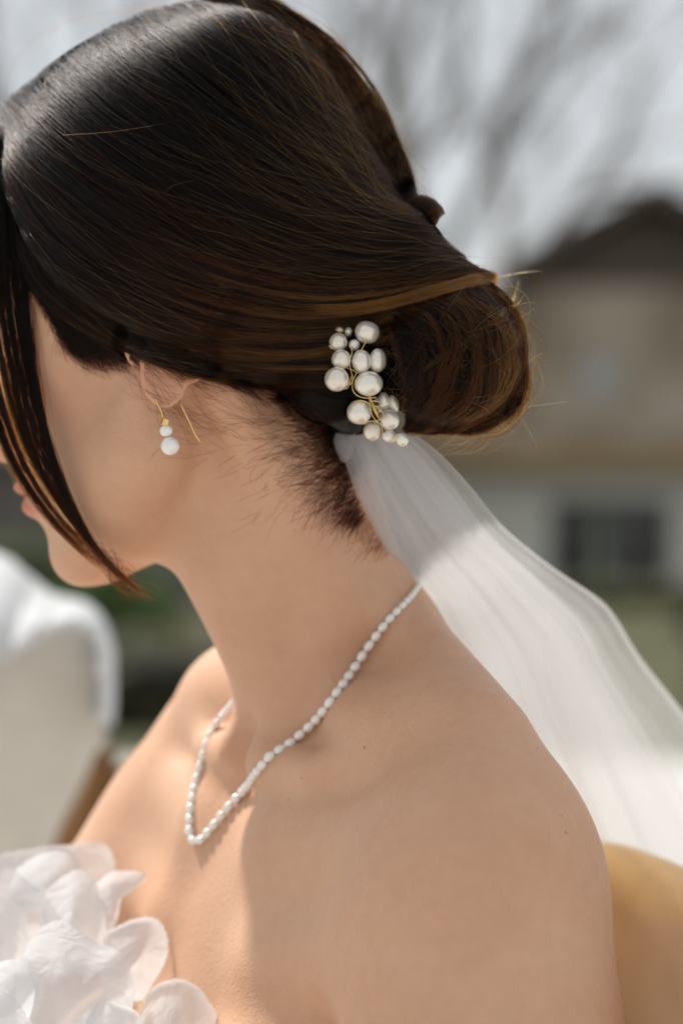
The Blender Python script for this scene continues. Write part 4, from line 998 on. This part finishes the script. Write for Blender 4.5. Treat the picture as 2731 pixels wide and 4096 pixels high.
def wchild(n_, *a):
    o = hbox(n_, *a, None); o.parent = win; o.matrix_parent_inverse = win.matrix_world.inverted(); return o
wchild('pane', 2184, 2330, 1998, 2318, -.62, -.58, glass.m); wchild('curtain', 2325, 2410, 2000, 2316, -.75, -.66, curtain)
wchild('pane', 2412, 2500, 1998, 2318, -.62, -.58, glass.m); wchild('pane', 2512, 2638, 1998, 2318, -.62, -.58, glass.m)
wchild('mullion', 2500, 2512, 1998, 2318, -.7, -.5, white); wchild('sill', 2170, 2652, 2318, 2334, -1.14, -.5, white)
w2 = hbox('window', 2340, 2440, 1440, 1560, -.06, .05, noisy('sky_reflection_pane', [(.3, (.36, .4, .42)), (.7, (.46, .5, .52))], 4, .1), house)  # pale blue pane: the sky's reflection put into its base colour
# far building, left
far = empty('outbuilding', (-9, 30, 0), 'grey brown outbuilding at the far left behind the face', 'building')
bm = bmesh.new(); box_bm(bm, -14, -1.2, 30, 35, 0, 1.9); bm_obj('wall', bm, noisy('grey_render', [(.3, (.15, .13, .12)), (.7, (.21, .19, .17))], 2, .9), far)
V = [(-14.4, 29.6, 1.9), (-.8, 29.6, 1.9), (-.8, 35.4, 1.9), (-14.4, 35.4, 1.9), (-14.4, 32.5, 3.0), (-.8, 32.5, 3.0)]
mesh('roof', V, [(0, 1, 5, 4), (2, 3, 4, 5), (3, 0, 4), (1, 2, 5), (3, 2, 1, 0)], roofm, far, smooth=False)

bark = noisy('bark', [(.3, (.10, .09, .075)), (.7, (.17, .15, .13))], 6, .95, bump=.01)
def bare_tree(x, y, h, label, seed, lean=.0):
    rg = random.Random(seed); root = empty('bare_tree', (x, y, 0), label, 'tree', 'bare trees behind the bride')
    TV = []; TF_ = []; BV = []; BF = []
    def limb(p, d, L, r, lev):
        n = 6; pts = [p.copy()]; dd = d.copy()
        for i in range(n):
            dd = (dd + Vector((rg.gauss(0, .10), rg.gauss(0, .10), rg.gauss(.02, .06)))).normalized(); pts.append(pts[-1] + dd * L / n)
        v, f = tube_data([tuple(q) for q in pts], np.linspace(r, r * .55, n + 1), 7 if lev < 2 else 4)
        A, B = (TV, TF_) if lev == 0 else (BV, BF); o = len(A); A.extend(map(tuple, v)); B.extend(tuple(i + o for i in x) for x in f)
        if lev >= 5: return
        for k in range(2 if lev < 1 else 3):
            i = n if k == 0 else rg.randint(2, n - 1) if lev else n
            a = rg.uniform(0, 6.28); sp = rg.uniform(.35, .75) if k else rg.uniform(.1, .35)
            q_ = dd.orthogonal().normalized(); q_ = q_ * math.cos(a) + dd.cross(q_) * math.sin(a)
            limb(pts[i], (dd * math.cos(sp) + q_ * math.sin(sp) + Vector((0, 0, .12))).normalized(), L * rg.uniform(.6, .82), r * (.55 if k else .52) * (1 - .06 * lev), lev + 1)
    limb(Vector((x, y, 0)), Vector((lean, 0, 1)).normalized(), h * .34, h * .021, 0)
    mesh('trunk', TV, TF_, bark, root); o = mesh('crown', BV, BF, bark, root); o['kind'] = 'stuff'
def tx(px, y): return (px - 1365.5) * .1 * (1 + y) / 1000
bare_tree(tx(1755, 24), 24, 9.5, 'bare tree rising right of the hair, tallest above the twisted knot', 5, .06)
bare_tree(tx(1480, 30), 30, 12, 'bare tree mostly hidden behind the crown of the head', 8, .02)
bare_tree(tx(2350, 42), 42, 15, 'bare tree with faint branches above the dark house roof', 12, -.05)
bare_tree(tx(150, 26), 26, 10.5, 'bare tree at the upper left behind the parting', 21, .03)
